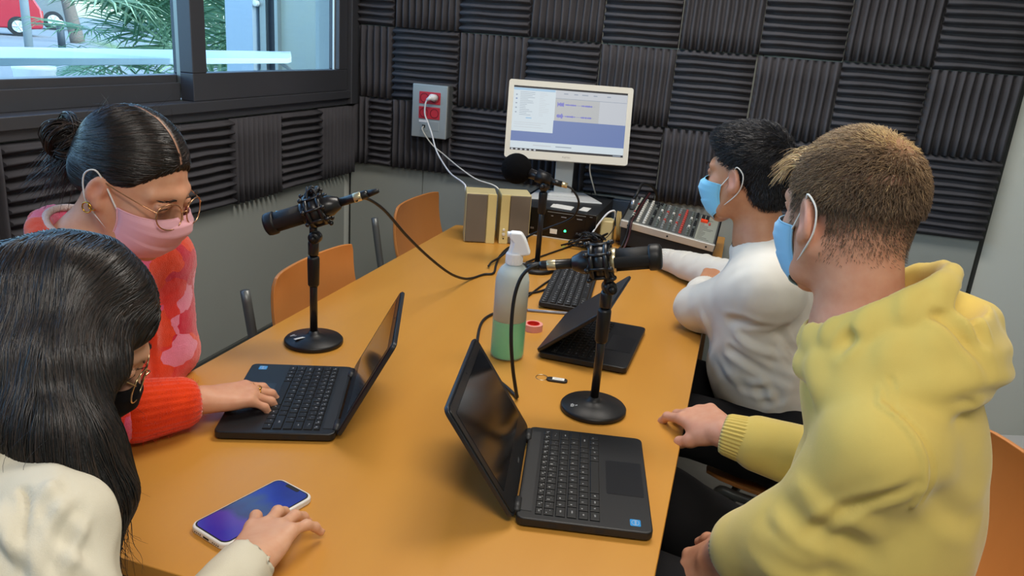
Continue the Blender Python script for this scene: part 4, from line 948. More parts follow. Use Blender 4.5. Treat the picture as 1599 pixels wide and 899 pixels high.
def nets(Fv, lo, h):
    ins = Fv < 0; nx, ny, nz = Fv.shape
    c = [ins[i:nx-1+i, j:ny-1+j, k:nz-1+k] for i in (0, 1) for j in (0, 1) for k in (0, 1)]
    anyv = c[0].copy(); allv = c[0].copy()
    for q in c[1:]: anyv |= q; allv &= q
    act = np.argwhere(anyv & ~allv); ids = np.full((nx-1, ny-1, nz-1), -1, np.int32); ids[act[:, 0], act[:, 1], act[:, 2]] = np.arange(len(act))
    off = np.array([(i, j, k) for i in (0, 1) for j in (0, 1) for k in (0, 1)]); val = np.stack([Fv[act[:, 0]+o[0], act[:, 1]+o[1], act[:, 2]+o[2]] for o in off], 1)
    acc = np.zeros((len(act), 3)); cnt = np.zeros(len(act))
    for a in range(8):
        for b in range(a+1, 8):
            if np.abs(off[a] - off[b]).sum() != 1: continue
            va, vb = val[:, a], val[:, b]; m = (va < 0) != (vb < 0); t = np.where(m, va/np.where(m, va - vb, 1), 0)
            acc += np.where(m[:, None], off[a] + t[:, None]*(off[b] - off[a]), 0); cnt += m
    V = lo + h*(act + acc/cnt[:, None]); Fs = []
    for ax in range(3):
        sl0 = [slice(None)]*3; sl1 = [slice(None)]*3; sl0[ax] = slice(0, -1); sl1[ax] = slice(1, None)
        A_, B_ = ins[tuple(sl0)], ins[tuple(sl1)]; e = np.argwhere(A_ != B_); u, w = [(1, 2), (2, 0), (0, 1)][ax]
        e = e[(e[:, u] > 0) & (e[:, w] > 0) & (e[:, u] < Fv.shape[u]-1) & (e[:, w] < Fv.shape[w]-1)]
        if not len(e): continue
        def cell(du, dw): q = e.copy(); q[:, u] -= du; q[:, w] -= dw; return ids[q[:, 0], q[:, 1], q[:, 2]]
        Q = np.stack([cell(1, 1), cell(0, 1), cell(0, 0), cell(1, 0)], 1); fl = B_[e[:, 0], e[:, 1], e[:, 2]]; Q[fl] = Q[fl][:, ::-1]; Fs.append(Q)
    return V, np.vstack(Fs)
def vnormals(V, Fc):
    n = np.cross(V[Fc[:, 2]] - V[Fc[:, 0]], V[Fc[:, 3]] - V[Fc[:, 1]]); N = np.zeros_like(V)
    for j in range(4):
        for a in range(3): N[:, a] += np.bincount(Fc[:, j], n[:, a], len(V))
    return N/(np.linalg.norm(N, axis=1)[:, None] + 1e-12)
def relax(V, Fc, it=1, lam=.5):
    for _ in range(it):
        S = np.zeros_like(V); cnt = np.zeros(len(V))
        for j in range(4):
            a, b = Fc[:, j], Fc[:, (j+1) % 4]
            for ax in range(3): S[:, ax] += np.bincount(a, V[b, ax], len(V)) + np.bincount(b, V[a, ax], len(V))
            cnt += np.bincount(a, minlength=len(V)) + np.bincount(b, minlength=len(V))
        V = V + lam*(S/cnt[:, None] - V)
    return V
def wav(P, scale, seed=0, n=5):
    """smooth pseudo noise in about -1..1"""
    r = np.random.RandomState(seed); out = 0
    for i in range(n):
        d = r.normal(size=3); d /= np.linalg.norm(d); d2 = r.normal(size=3); d2 /= np.linalg.norm(d2)
        out = out + np.sin(P @ d*scale*(1 + .35*i) + 1.7*np.sin(P @ d2*scale*.6 + r.uniform(0, 6)) + r.uniform(0, 6))/(1 + .35*i)
    return out/2.2
def relax_line(P):
    for _ in range(6): P[1:-1] = .5*P[1:-1] + .25*(P[2:] + P[:-2])
    return P
def crease(V, N, lines):
    """fold lines: (points, width, depth); negative depth = groove, positive = ridge"""
    out = V.copy()
    for pts, w, dp, *snap in lines:
        P = cr(pts, 6 if w > .0045 else 14) if len(pts) > 2 else np.array(pts, float)
        if w <= .0045 or snap: P = relax_line(np.array([V[np.argmin(((V - q)**2).sum(1))] for q in P]))
        lo = P.min(0) - 3*w; hi = P.max(0) + 3*w
        m = np.all((V > lo) & (V < hi), 1); Q = V[m]
        if not len(Q): continue
        best = np.full(len(Q), 9.); tt = np.zeros(len(Q)); n = len(P) - 1
        for i in range(n):
            ab = P[i+1] - P[i]; t = np.clip(((Q - P[i]) @ ab)/(ab @ ab + 1e-12), 0, 1); d = np.linalg.norm(Q - P[i] - t[:, None]*ab, axis=1)
            u = d < best; best[u] = d[u]; tt[u] = (i + t[u])/n
        fade = np.clip(np.sin(np.clip(tt, 0, 1)*PI)*(1.6 if w > .0045 else 8), .0, 1)
        x = best/w
        out[m] += N[m]*(dp*fade*(np.exp(-x*x) - .35*np.exp(-((x - 1.8)**2)*1.6)))[:, None]
    return out
def skin_mesh(name, V, Fc, mats, parent, colors=None, mi=None):
    me = mesh_from(name, V, Fc, mats, True)
    if colors is not None:
        ca = me.color_attributes.new('Col', 'FLOAT_COLOR', 'POINT'); c = np.ones((len(V), 4), np.float32); c[:, :3] = colors; ca.data.foreach_set('color', c.ravel())
    return link(name, me, parent, world=True)
def head_field(S, H, f=1.0, fem=False, ears=True):
    p = lambda *v: H.p(*(f*x for x in v)); R = H.R; q = lambda *v: tuple(f*x for x in v)
    S.ell(p(0, -.014, .028), q(.075, .094, .086), R, .02)
    S.ell(p(0, .030, -.028), q(.058, .058, .078), R, .03)
    for s in (-1, 1):
        S.cap(p(s*.056, .0, -.045), p(s*.040, .035, -.088), .020*f, .015*f, .025); S.cap(p(s*.040, .035, -.088), p(0, .066, -.104), .015*f, .014*f, .02)
        S.ell(p(s*.040, .056, -.028), q(.022, .024, .026), R, .02)
        S.cap(p(s*.008, .084 if fem else .086, .026), p(s*.046, .068 if fem else .070, .022), (.007 if fem else .011)*f, (.006 if fem else .009)*f, .018)
        S.ell(p(s*.031, .092, .004), q(.017, .014, .011), R, .012, -1)
    S.ell(p(0, .068, -.104), q(.020, .018, .016), R, .02)
    S.cap(p(0, .086, .014), p(0, .106, -.024), .007*f, .0105*f, .012)
    for s in (-1, 1): S.ell(p(s*.011, .097, -.028), q(.009, .011, .008), R, .006)
    S.ell(p(0, .086, -.056), q(.024, .014, .010), R, .012); S.cap(p(-.022, .088, -.060), p(.022, .088, -.060), .0035*f, None, .004, -1)
    for s in (-1, 1):
        S.ell(p(s*.031, .079, .004), q(.0135, .0125, .0115), R, .004)     
        S.cap(p(s*.0195, .0865, .0095), p(s*.043, .082, .0085), .0045*f, .004*f, .004)
        if ears:
            Re = R @ np.array(Matrix.Rotation(s*math.radians(24), 3, 'Z') @ Matrix.Rotation(math.radians(-12), 3, 'X'))
            e_ = .86 if fem else 1.; S.ell(p(s*.080, -.010, -.008), q(.009, .019*e_, .032*e_), Re, .008); S.ell(p(s*.0885, -.006, -.004), q(.007, .011*e_, .020*e_), Re, .005, -1); S.ell(p(s*.078, .0, -.034), q(.006, .009, .010), Re, .008)
    return p
def neck_field(S, H, C7, f=1., r=.052):
    S.cap(H.p(0, -.030*f, -.045*f), C7, r*f, r*1.08*f, .03)
FING = [((.030, .086), 9, (.042, .026, .020), .0086), ((.010, .092), 2, (.046, .030, .021), .0088), ((-.011, .088), -4, (.042, .028, .020), .0083), ((-.030, .078), -12, (.033, .021, .018), .0074)]
def hand_field(S, F, side, curl, spread=1., f=1., thumb=None, k=.010):
    """side +1: thumb on +x (left hand, palm down). curl: four (mcp, pip, dip) angles in degrees. returns finger tips (point, direction, dorsal, radius)"""
    P = lambda x, y, z=0.: F.p(x*side*f, y*f, z*f); tips = []
    for i, ((kx, ky), sp, L, r) in enumerate(FING):
        S.cap(P(kx*.55, .004, -.001), P(kx, ky, 0), .0135*f, .0108*f, .014)
        a = math.radians(sp*spread)*side; d = A(math.sin(a), math.cos(a), 0); cur = A(kx*side, ky, 0)*f; ang = 0.
        for j in range(3):
            ang += math.radians(curl[i][j]); v = A(d[0]*math.cos(ang), d[1]*math.cos(ang), -math.sin(ang)); nx = cur + v*L[j]*f
            S.cap(F.p(*cur), F.p(*nx), (r*(1.12 - .10*j))*f, (r*(1.03 - .10*j))*f, .005 if j else .008)
            cur = nx
        up_ = A(d[0]*math.sin(ang), d[1]*math.sin(ang), math.cos(ang)); tips.append((F.p(*cur), F.d(*v), F.d(*up_), r*.82*f))
    S.ell(P(.002, .045, -.006), (.037*f, .048*f, .0135*f), F.R, .012)
    S.ell(P(.028, .032, -.012), (.016*f, .028*f, .014*f), F.R, .014)
    T = thumb or [(.022, .012, -.010), (.046, .040, -.018), (.060, .066, -.022), (.064, .092, -.024)]
    q = [P(*t) for t in T]; S.chain(q, [.013*f, .0118*f, .0102*f, .0082*f], .008)
    d = unit(q[3] - q[2]); tips.append((q[3], d, unit(F.z - d*(F.z @ d)), .0085*f))
    return tips
m_nail = mat('fingernail', '#d9a291', .3, spec=.6)
def nails(tips, parent, m=None):
    for (c, d, u, r) in tips:
        w = np.cross(d, u); b = MB(); R_ = Matrix([[w[i], d[i], u[i], (c + u*r*.72 + d*r*.25)[i]] for i in range(3)] + [[0, 0, 0, 1]])
        b.sphere((0, 0, 0), (r*.72, r*.85, r*.30), 10, 0, R_); b.build('fingernail', m or m_nail, parent, smooth=True, world=True)
def cuff_part(w, e, r, ln, m, parent, ribs=34, amp=.0011, name='ribbed_cuff', over=.004):
    """ribbed knit cuff: a thick-walled tube with raised ribs, ending cleanly at the wrist"""
    w = A(*w); dd = unit(w - A(*e)); u = unit(np.cross(dd, (0, 0, 1))); v = np.cross(dd, u); n = ribs*6; V = []; F = []
    prof = [(-ln, r*1.10, 1), (-ln*.92, r*1.16, 1), (-ln*.5, r*1.10, 1), (-ln*.1, r*1.02, 1), (-.002, r*1.0, 1), (over, r*.93, .5), (over - .004, r*.84, 0), (-ln*.6, r*.82, 0)]
    for t, rr, k in prof:
        for i in range(n):
            a = 2*PI*i/n; q = rr + k*amp*math.cos(a*ribs); V.append(w + dd*t + (u*math.cos(a) + v*math.sin(a))*q)
    for j in range(len(prof) - 1):
        for i in range(n): F.append([j*n + i, j*n + (i+1) % n, (j+1)*n + (i+1) % n, (j+1)*n + i])
    return link(name, mesh_from(name, V, F, m, True), parent, world=True)
class Hair:
    """strands as fine tapered ribbons-tubes joined in one mesh"""
    def __init__(s): s.V = []; s.F = []; s.n = 0; s.mi = []
    def strands(s, P, r0, r1, mats=None):
        """P: (N, K, 3)"""
        N, K, _ = P.shape; T = np.gradient(P, axis=1); T /= np.linalg.norm(T, axis=2)[..., None] + 1e-9
        ref = nr.normal(size=(N, 1, 3)); U = np.cross(T, ref); U /= np.linalg.norm(U, axis=2)[..., None] + 1e-9; Wv = np.cross(T, U)
        R_ = np.linspace(r0, r1, K)[None, :, None]; rings = []
        for j in range(3):
            a = 2*PI*j/3; rings.append(P + R_*(math.cos(a)*U + math.sin(a)*Wv))
        V = np.stack(rings, 2).reshape(-1, 3); base = (np.arange(N)*K*3)[:, None, None] + (np.arange(K-1)*3)[None, :, None]
        j = np.arange(3)[None, None, :]; a = base + j; b = base + (j + 1) % 3
        Fq = np.stack([a, b, b + 3, a + 3], -1).reshape(-1, 4) + s.n
        s.V.append(V); s.F.append(Fq); s.mi.append(np.repeat(mats if mats is not None else np.zeros(N, int), (K-1)*3)); s.n += len(V)
    def build(s, name, mats, parent):
        me = mesh_from(name, np.vstack(s.V), np.vstack(s.F), mats, True, mi=np.concatenate(s.mi)); o = link(name, me, parent, world=True); o['kind'] = 'stuff'; return o
def grow(V, Fc, seeds, flow, K, step, lift=.0008, drop=None, jit=.15):
    """strands that creep over a surface following flow(points, k) ; drop(points)->bool frees them from the surface"""
    bv = BVHTree.FromPolygons([tuple(v) for v in V], [tuple(f) for f in Fc]); N = len(seeds); P = np.zeros((N, K, 3)); P[:, 0] = seeds
    jd = nr.normal(size=(N, 3))*jit; st = step if not np.isscalar(step) else np.full(N, step)
    for k in range(1, K):
        d = flow(P[:, k-1], k) + jd; d /= np.linalg.norm(d, axis=1)[:, None] + 1e-9; Q = P[:, k-1] + d*st[:, None]
        lf = lift(k, N) if callable(lift) else lift
        for i in range(N):
            co, no, _, dist = bv.find_nearest(Vector(Q[i]))
            if co is None: continue
            l = lf if np.isscalar(lf) else lf[i]
            Q[i] = np.array(co) + np.array(no)*l
        P[:, k] = Q
    return P
def rnd_on(V, Fc, n, mask=None):
    c = V[Fc].mean(1); ar = np.linalg.norm(np.cross(V[Fc[:, 2]] - V[Fc[:, 0]], V[Fc[:, 3]] - V[Fc[:, 1]]), axis=1)
    if mask is not None: ar = ar*mask(c)
    i = nr.choice(len(Fc), n, p=ar/ar.sum()); w = nr.dirichlet([1]*4, n); return (V[Fc[i]]*w[..., None]).sum(1)
def mask_part(H, f, parent, m_in, m_loop, wide=1.0, name='face_mask', pleats=True):
    """surgical mask in head space: u across, v from bridge to chin"""
    nu, nv = 28, 30; prof = [(0, .104, -.008), (.12, .116, -.016), (.3, .1225, -.030), (.5, .116, -.056), (.7, .108, -.080), (.88, .094, -.104), (1, .072, -.122)]
    V = []; ve = [a for a, _, _ in prof]
    for j in range(nv + 1):
        v = j/nv; yc = np.interp(v, ve, [a for _, a, _ in prof]); zc = np.interp(v, ve, [a for _, _, a in prof]); ys_ = .030 + .006*math.sin(v*PI); zs_ = -.022 - .064*v; xs_ = .0705 - .012*v
        for i in range(nu + 1):
            u = -1 + 2*i/nu; t = abs(u)
            y = yc + (ys_ - yc)*t**2.2; x = xs_*math.sin(u*PI/2)**1.0*wide; z = zc + (zs_ - zc)*t**1.3
            if pleats: 
                ph_ = (v*3.2) % 1.0; y += (.0030*(1 - ph_) if .1 < v < .92 else 0)*(1 - t**6); z += .0
            V.append(H.p(x*f, y*f, z*f))
    F_ = [[j*(nu+1)+i, j*(nu+1)+i+1, (j+1)*(nu+1)+i+1, (j+1)*(nu+1)+i] for j in range(nv) for i in range(nu)]
    me = mesh_from(name, V, F_, m_in, True); o = link(name, me, parent, world=True); md = o.modifiers.new('thick', 'SOLIDIFY'); md.thickness = .0012; md.offset = 0
    b = MB(); rim = [V[i] for i in range(nu+1)]; b.tube(rim, .0012, n=5, spline=False); b.tube([V[nv*(nu+1)+i] for i in range(nu+1)], .0012, n=5, spline=False)
    for s in (0, nu): b.tube([V[j*(nu+1)+s] for j in range(nv+1)], .0016, n=5, spline=False)
    b.build('mask_edge', m_in, o, smooth=True, world=True)
    for s, i in ((-1, 0), (1, nu)):
        a = V[2*(nu+1)+i]; c = V[(nv-3)*(nu+1)+i]
        b = MB(); b.tube([a, H.p(s*.079*f, -.004*f, .012*f), H.p(s*.088*f, -.020*f, .026*f), H.p(s*.086*f, -.036*f, .008*f), H.p(s*.082*f, -.032*f, -.020*f), H.p(s*.078*f, -.014*f, -.046*f), c], .0014, n=6); b.build('ear_loop', m_loop, o, smooth=True, world=True)
    return o
def eyes_part(H, f, parent, iris='#4a3020', closed=.0, look=(0, 1, -.25)):
    for s in (-1, 1):
        c = H.p(s*.031*f, .0778*f, .003*f); b = MB(); b.sphere((0, 0, 0), .0118*f, 18); lk = H.d(*look).tolist(); Te = Matrix.Translation(c) @ Vector(lk).to_track_quat('Z', 'Y').to_matrix().to_4x4()
        b2 = MB(); b2.add(b.V, b.F, Te); e = b2.build('eyeball', mat('eye white', '#e9e2da', .25), parent, smooth=True, world=True)
        b = MB(); b.lathe([(.0052*f, .0108*f), (.0030*f, .0117*f), (.0001, .0119*f)], 18, Te, cap=False); b.build('iris', mat('iris ' + iris, iris, .15), e, smooth=True, world=True)
        # lash line and brow
        b = MB(); b.tube([H.p((s*.031 + t*.0145)*f, (.0905 - 5*t*t*.0 - abs(t)*.004)*f, (.0075 - t*t*.006)*f) for t in (-1, -.5, 0, .5, 1)], [.0007, .0012, .0007], n=5); b.build('eyelash', mat('dark lashes', '#1c1412', .8), e, smooth=True, world=True)
        hb = Hair(); n = 90; t = nr.uniform(-1, 1, n); st = np.array([H.p((s*.031 + s*a*.019)*f, (.0965 - .010*max(a, 0)**2 - .004*abs(a))*f, (.0265 - .0045*a*a + nr.uniform(-.0018, .0018))*f) for a in t]); dr = H.d(s*.9, -.25, .25)
        P_ = st[:, None, :] + dr[None, None, :]*(np.linspace(0, .008, 4)*f)[None, :, None]; hb.strands(P_, .0005, .0001); ob = hb.build('eyebrow', mat('brow hair', '#2a1d16', .8), parent)
def glasses_part(H, f, parent, m_rim, rx=.0255, rz=.0225, y=.112, z=.0, tilt=-.38):
    g = bpy.data.objects.new('glasses', None); COL.objects.link(g); g.parent = parent; g.matrix_parent_inverse = wm(parent).inverted()
    for s in (-1, 1):
        pts = []
        for k in range(28):
            a = 2*PI*k/28; xx = s*.034 + rx*math.cos(a); zz = rz*math.sin(a)*(1 + .08*math.cos(a*2)); pts.append(H.p(xx*f, (y - abs(xx)**2*3.2 + zz*tilt)*f, (z + zz)*f))
        b = MB(); b.tube(pts, .00115, n=7, spline=False, closed=True); r_ = b.build('rim', m_rim, parent, smooth=True, world=True)
        c_ = np.mean(pts, 0); b = MB(); b.V = [Vector(p) for p in pts] + [Vector(c_ + H.y*.0012)]; b.F = [[k, (k+1) % 28, 28] for k in range(28)]; b.M = [0]*28; b.build('lens', glass_mat('spectacle lens', '#f4f6f6') if 'spectacle lens' not in MATS else MATS['spectacle lens'], r_, smooth=True, world=True)
        b = MB(); b.tube([H.p(s*.060*f, (y - .012)*f, (z + .008)*f), H.p(s*.070*f, .070*f, (z + .010)*f), H.p(s*.077*f, .02*f, (z + .010)*f), H.p(s*.080*f, -.012*f, (z + .010)*f), H.p(s*.079*f, -.03*f, (z - .01)*f)], .001, n=6); b.build('temple', m_rim, parent, smooth=True, world=True)
    b = MB(); b.tube([H.p(-.0095*f, (y - .0015)*f, (z + .006)*f), H.p(0, (y + .001)*f, (z + .0095)*f), H.p(.0095*f, (y - .0015)*f, (z + .006)*f)], .0011, n=6); b.build('bridge', m_rim, parent, smooth=True, world=True)
    bpy.data.objects.remove(g)
def face_colors(V, H, f, base, cheek=(.75, .33, .26), stub=None):
    L = H.loc(V)/f; c = np.tile(np.array(base), (len(V), 1))
    def blob(cx, cy, cz, r, col, k):
        d = np.linalg.norm(L - A(cx, cy, cz), axis=1); w = np.exp(-(d/r)**2)*k; return w[:, None], np.array(col)
    for s in (-1, 1):
        w, col = blob(s*.045, .07, -.03, .028, cheek, .35); c = c*(1-w) + col*w
        w, col = blob(s*.082, -.01, -.008, .026, cheek, .55); c = c*(1-w) + col*w
    w, col = blob(0, .1, -.058, .016, (.55, .2, .18), .7); c = c*(1-w) + col*w
    return c
def person(label, base):
    return thing('person', label, 'person', base)
def skin(name, c): return mat(name, c, .5, spec=.4, sss=.12, vcol='Col', bump=(900, .12, .0004), var=(60, '#f3e4de', .3))
# ------------------------------------------------------------------ person in the yellow hoodie
def linc(h): return np.array(lin(h)[:3])
pm = person('person in a yellow hoodie and blue mask, seated at the right, seen from behind', (1.75, -2.02, 0))
mk_sk = skin('fair skin', '#d9a58c')
def az(deg, el=0.): a, e = math.radians(deg), math.radians(el); return A(math.cos(a)*math.cos(e), math.sin(a)*math.cos(e), math.sin(e))
H1 = Frame((1.648, -2.033, 1.254), az(124, -9), roll=0.0); f1 = .95
NB1 = A(1.69, -2.06, 1.095)
sL, sR = A(1.718, -2.200, 1.000), A(1.765, -1.905, 1.01); hp1 = A(1.735, -2.03, .60)
eL, wL = A(1.658, -2.160, .812), A(1.572, -2.080, .715); eR, wR = A(1.765, -1.90, .80), A(1.548, -1.855, .802)
B = Field(); p_ = head_field(B, H1, f1); neck_field(B, H1, NB1, f1, .056)
B.cap(NB1 + A(.02, 0, -.02), NB1*.5 + hp1*.5 + A(.06, 0, 0), .055, .07, .05).cap(NB1*.5 + hp1*.5 + A(.06, 0, 0), hp1 + A(.03, 0, 0), .07, .08, .05)
for s_, e_, w_ in ((sL, eL, wL), (sR, eR, wR)): B.cap(NB1, s_, .045, .05, .04); B.cap(s_, e_, .048, .038, .02); B.cap(e_, w_, .038, .026, .015)
HR = Frame(wR + A(-.006, .010, 0), (-.60, .79, -.10), up=(-.25, -.15, 1)); B.cap(wR, HR.p(0, .03, -.002), .024, .022, .02, flat=(HR.z, .75))
tipsR = hand_field(B, HR, -1, [(12, 30, 18), (22, 38, 22), (32, 42, 25), (38, 44, 25)], 1.1, 1.02, thumb=[(.020, .012, -.008), (.044, .040, -.020), (.052, .066, -.032), (.044, .088, -.042)])
HL = Frame(wL + A(-.004, .0, -.01), (-.55, .35, -.75), up=(-.6, -.4, .6)); B.cap(wL, HL.p(0, .03, 0), .024, .022, .02)
tipsL = hand_field(B, HL, 1, [(35, 40, 25)]*4, 1, 1.0)
V, Fc = B.build(.0031); V = relax(V, Fc, 1, .4)
c = face_colors(V, H1, f1, linc('#d6a084'))
L = H1.loc(V)
d = np.clip((L[:, 2] + .060 - np.clip((.03 - L[:, 1]), 0, .1)*.35)/.05, 0, 1)*np.clip((.062 - L[:, 1])/.03, 0, 1)*(L[:, 2] > -.11)
ear = np.clip((np.abs(L[:, 0]) - .074)/.006, 0, 1)*(L[:, 2] < .03); d = (d*(1 - ear))[:, None]
c = c*(1 - .55*d) + linc('#6b5442')*.55*d
body1 = skin_mesh('body', V, Fc, mk_sk, pm, c); nails(tipsR, body1); eyes_part(H1, f1, body1)
mask_part(H1, f1, pm, mat('blue mask cloth', '#8fc4e6', .8, spec=.2, sheen=.2), mat('white elastic', '#e8e6e2', .8))
# hair: cropped fade at the sides, longer top with a crown whorl and a blond fringe
hs = Field(); hs.ell(H1.p(0, -.014, .029), (.0735, .0915, .0845), H1.R, .01); hs.plane(H1.p(0, .060, .058), H1.d(0, 1, -.75), H1.o - .2, H1.o + .2, .01); hs.plane(H1.p(0, -.02, .046), H1.d(0, -.0, -1), H1.o - .2, H1.o + .2, .02)
Vh, Fh = hs.build(.004)
m_h1 = [mat('light brown hair', '#725c48', .55, spec=.3), mat('sandy hair', '#9c8060', .5, spec=.35), mat('blond hair', '#d8b885', .45, spec=.4), mat('dark brown hair', '#4e3d30', .6, spec=.3)]
wh = H1.p(.012, -.066, .084)      # the whorl
rw = np.linalg.norm(Vh - wh, axis=1)[:, None]; kw_ = np.exp(-(rw/.028)**2)
skin_mesh('hair_cap', Vh, Fh, mat('brown hair mass', '#6e5844', .8, spec=.1, bump=(300, 1, .002), vcol='Col'), pm, linc('#5c4838')*(1 - kw_) + linc('#b98f70')*kw_)
def flow1(P, k):
    d = P - wh; r = np.linalg.norm(d, axis=1)[:, None]; d = d/(r + 1e-6); sw = np.cross(d, H1.d(0, -.6, .8)); fw = H1.y[None, :]*.55*np.clip((H1.loc(P)[:, 1] + .06)/.10, 0, 1)[:, None]
    return d + sw*np.clip(.55 - r*6, 0, 1) + fw - H1.z*.1
scalp = Field(); scalp.ell(H1.p(0, -.014, .028), (.0728, .0908, .0835), H1.R, .01); Vs, Fs_ = scalp.build(.005)
hr = Hair()
loc = lambda q: H1.loc(q)
top = lambda c: (loc(c)[:, 2] > .030 + .25*np.clip(loc(c)[:, 1], -1, .03)) & (loc(c)[:, 1] < .070)
sd = rnd_on(Vs, Fs_, 9000, lambda c: top(c)*(.10 + np.clip(np.linalg.norm(c - wh, axis=1)/.04, 0, 1)))
ll = np.clip((H1.loc(sd)[:, 1] + .10)/.17, 0, 1); stp = .0026 + .0042*ll
P_ = grow(Vs, Fs_, sd, flow1, 6, stp, lambda k, N: .0008 + .0010*k + nr.uniform(0, .0028, N)*k/5*(1 + ll), jit=.35)
rw = np.linalg.norm(sd - wh, axis=1); lum = 1.7*np.exp(-(rw/.035)**2) + wav(sd, 60, 3)*.5 + nr.normal(size=len(sd))*.5 + 1.1*(H1.loc(sd)[:, 2] > .085) + .5*(H1.loc(sd)[:, 1] > .03)
hr.strands(P_, .0006, .00015, np.select([lum > 1.7, lum > .5, lum > -.7], [2, 1, 0], 3))
# short faded sides and nape
side = lambda c: ((loc(c)[:, 2] <= .042) & (loc(c)[:, 2] > -.065 + .0*loc(c)[:, 0]) & (loc(c)[:, 1] < .045 - .3*np.clip(-loc(c)[:, 2], 0, 1)) & ~((np.abs(loc(c)[:, 0]) > .062) & (loc(c)[:, 2] < -.0) & (loc(c)[:, 1] > -.035)))
bs = Field(); head_field(bs, H1, f1, ears=False); neck_field(bs, H1, NB1, f1, .056); Vb, Fb = bs.build(.005)
sd2 = rnd_on(Vb, Fb, 15000, lambda c: side(c)*np.clip((loc(c)[:, 2] + .085)/.11, 0, 1)**2.2*np.where(loc(c)[:, 1] > -.02, .30, 1.))
P_ = grow(Vb, Fb, sd2, lambda P, k: -H1.z[None, :] - .25*H1.y[None, :] + 0*P, 4, .0007 + .0020*np.clip((H1.loc(sd2)[:, 2] + .06)/.09, 0, 1), lambda k, N: .0006 + .0011*k, jit=.3)
l2 = nr.normal(size=len(sd2)); hr.strands(P_, .00028, .0001, np.where(l2 > .9, 1, np.where(l2 > -.3, 0, 3)))
# blond fringe that stands off the forehead
n = 620; u = nr.uniform(-1, 1, n); st = np.array([H1.p(a*.056, .052 + .020*(1 - a*a) + nr.uniform(-.014, .006), .084 - .022*a*a + nr.uniform(-.008, .006)) for a in u])
dr = np.array([H1.d(nr.normal()*.25 + a*.15, 1, .22 + nr.normal()*.25) for a in u]); tt = np.linspace(0, 1, 6)[None, :, None]; ln = nr.uniform(.016, .036, n)[:, None, None]
P_ = st[:, None, :] + dr[:, None, :]*tt*ln - H1.z*(tt**2)*ln*.85 + H1.d(-1, 0, 0)*(tt**2)*ln*.2
hr.strands(P_, .0007, .0002, np.where(nr.uniform(size=n) < .6, 2, 1))
hr.build('hair', m_h1, pm)
# hoodie
TF = Frame(NB1, (-.97, .25, 0)); m_hood = mat('yellow fleece', '#dcc36e', .92, spec=.12, sheen=.35, bump=(1300, .35, .0006), var=(5, '#d4b962', .4))
G = Field(); mid = NB1*.55 + hp1*.45
G.ell(TF.p(0, -.080, -.20), (.158, .120, .20), TF.R, .06); G.ell(TF.p(0, -.078, -.36), (.155, .128, .22), TF.R, .06); G.cap(hp1 + A(.02, 0, .04), hp1 + A(.02, 0, -.06), .155, .15, .06)
for s_, e_, w_ in ((sL, eL, wL), (sR, eR, wR)):
    G.cap(TF.p(0, -.02, -.07), s_, .065, .068, .06); G.cap(s_, e_, .070, .064, .022); G.cap(e_, e_*.27 + w_*.73, .062, .050, .03)
    q = w_ + (w_ - e_)*.0; dd = unit(w_ - e_); G.cap(w_ - dd*.075, w_ - dd*.050, .046, .040, .010)
G.cap(eL + A(0, -.01, .01), eL*.4 + wL*.6, .064, .055, .03)
# hood: collar roll round the neck, second fold, and the hanging bag
def ring(G, r, y0, z0, zb, a0, a1, rad, k, fl, n=13):
    """sheet-like roll round the neck: capsules squashed along the radial direction"""
    aa = np.linspace(math.radians(a0), math.radians(a1), n); pts = [TF.p(r*math.sin(a), y0 + r*.9*math.cos(a), z0 + zb*(1 - math.cos(a))*.5) for a in aa]; rr = np.interp(np.linspace(0, 1, n), np.linspace(0, 1, len(rad)), rad)
    for i in range(n - 1):
        am = (aa[i] + aa[i+1])/2; G.cap(pts[i], pts[i+1], rr[i], rr[i+1], k, flat=(TF.d(math.sin(am), math.cos(am), .35), fl))
ring(G, .090, -.018, -.014, .100, 12, 348, [.026, .030, .034, .034, .030, .026], .006, .50)
ring(G, .108, -.036, -.046, .088, 30, 330, [.028, .036, .042, .042, .036, .028], .008, .62)
ring(G, .118, -.044, -.070, .075, 60, 300, [.028, .036, .040, .036, .028], .016, .8)
G.ell(TF.p(.0, -.122, .014), (.098, .044, .046), TF.R @ np.array(Matrix.Rotation(.30, 3, 'X')), .016)
G.ell(TF.p(.01, -.128, -.020), (.090, .042, .040), TF.R, .02)
G.cap(TF.p(-.085, -.095, .030), TF.p(.04, -.138, .040), .022, .026, .012); G.cap(TF.p(.04, -.138, .040), TF.p(.09, -.095, .035), .025, .022, .012)
G.ell(TF.p(0, -.120, .085), (.070, .022, .035), TF.R @ np.array(Matrix.Rotation(.3, 3, 'X')), .012, -1)
G.cap(NB1 + A(0, 0, -.02), H1.p(0, -.035, -.06), .062, .070, .010, -1)
dd = unit(wR - eR); G.cap(wR - dd*.004, wR + dd*.05, .031, .033, .004, -1); dd = unit(wL - eL); G.cap(wL - dd*.004, wL + dd*.05, .031, .033, .004, -1)
V, Fc = G.build(.0046); V = relax(V, Fc, 2, .5); N = vnormals(V, Fc)
T = TF.p
SEAM_P = [A(1.68, -2.240, 1.105), A(1.707, -2.261, 1.095), A(1.741, -2.267, 1.05), A(1.754, -2.258, 1.0), A(1.757, -2.254, .945)]
FL_ = [(SEAM_P, .0040, .0034), ([p + A(.010, .002, .006) for p in SEAM_P], .0030, -.0028)]
dn = unit(eL - sL)
for k in range(4): FL_.append(([A(1.60, -2.19, .93 - .035*k), A(1.64, -2.26, .915 - .035*k), A(1.69, -2.27, .895 - .03*k)], .013, -.0045 if k % 2 else .003, 1))
FL_.append(([A(1.76, -2.25, .99), A(1.80, -2.20, .93), A(1.83, -2.15, .90)], .016, -.005, 1))
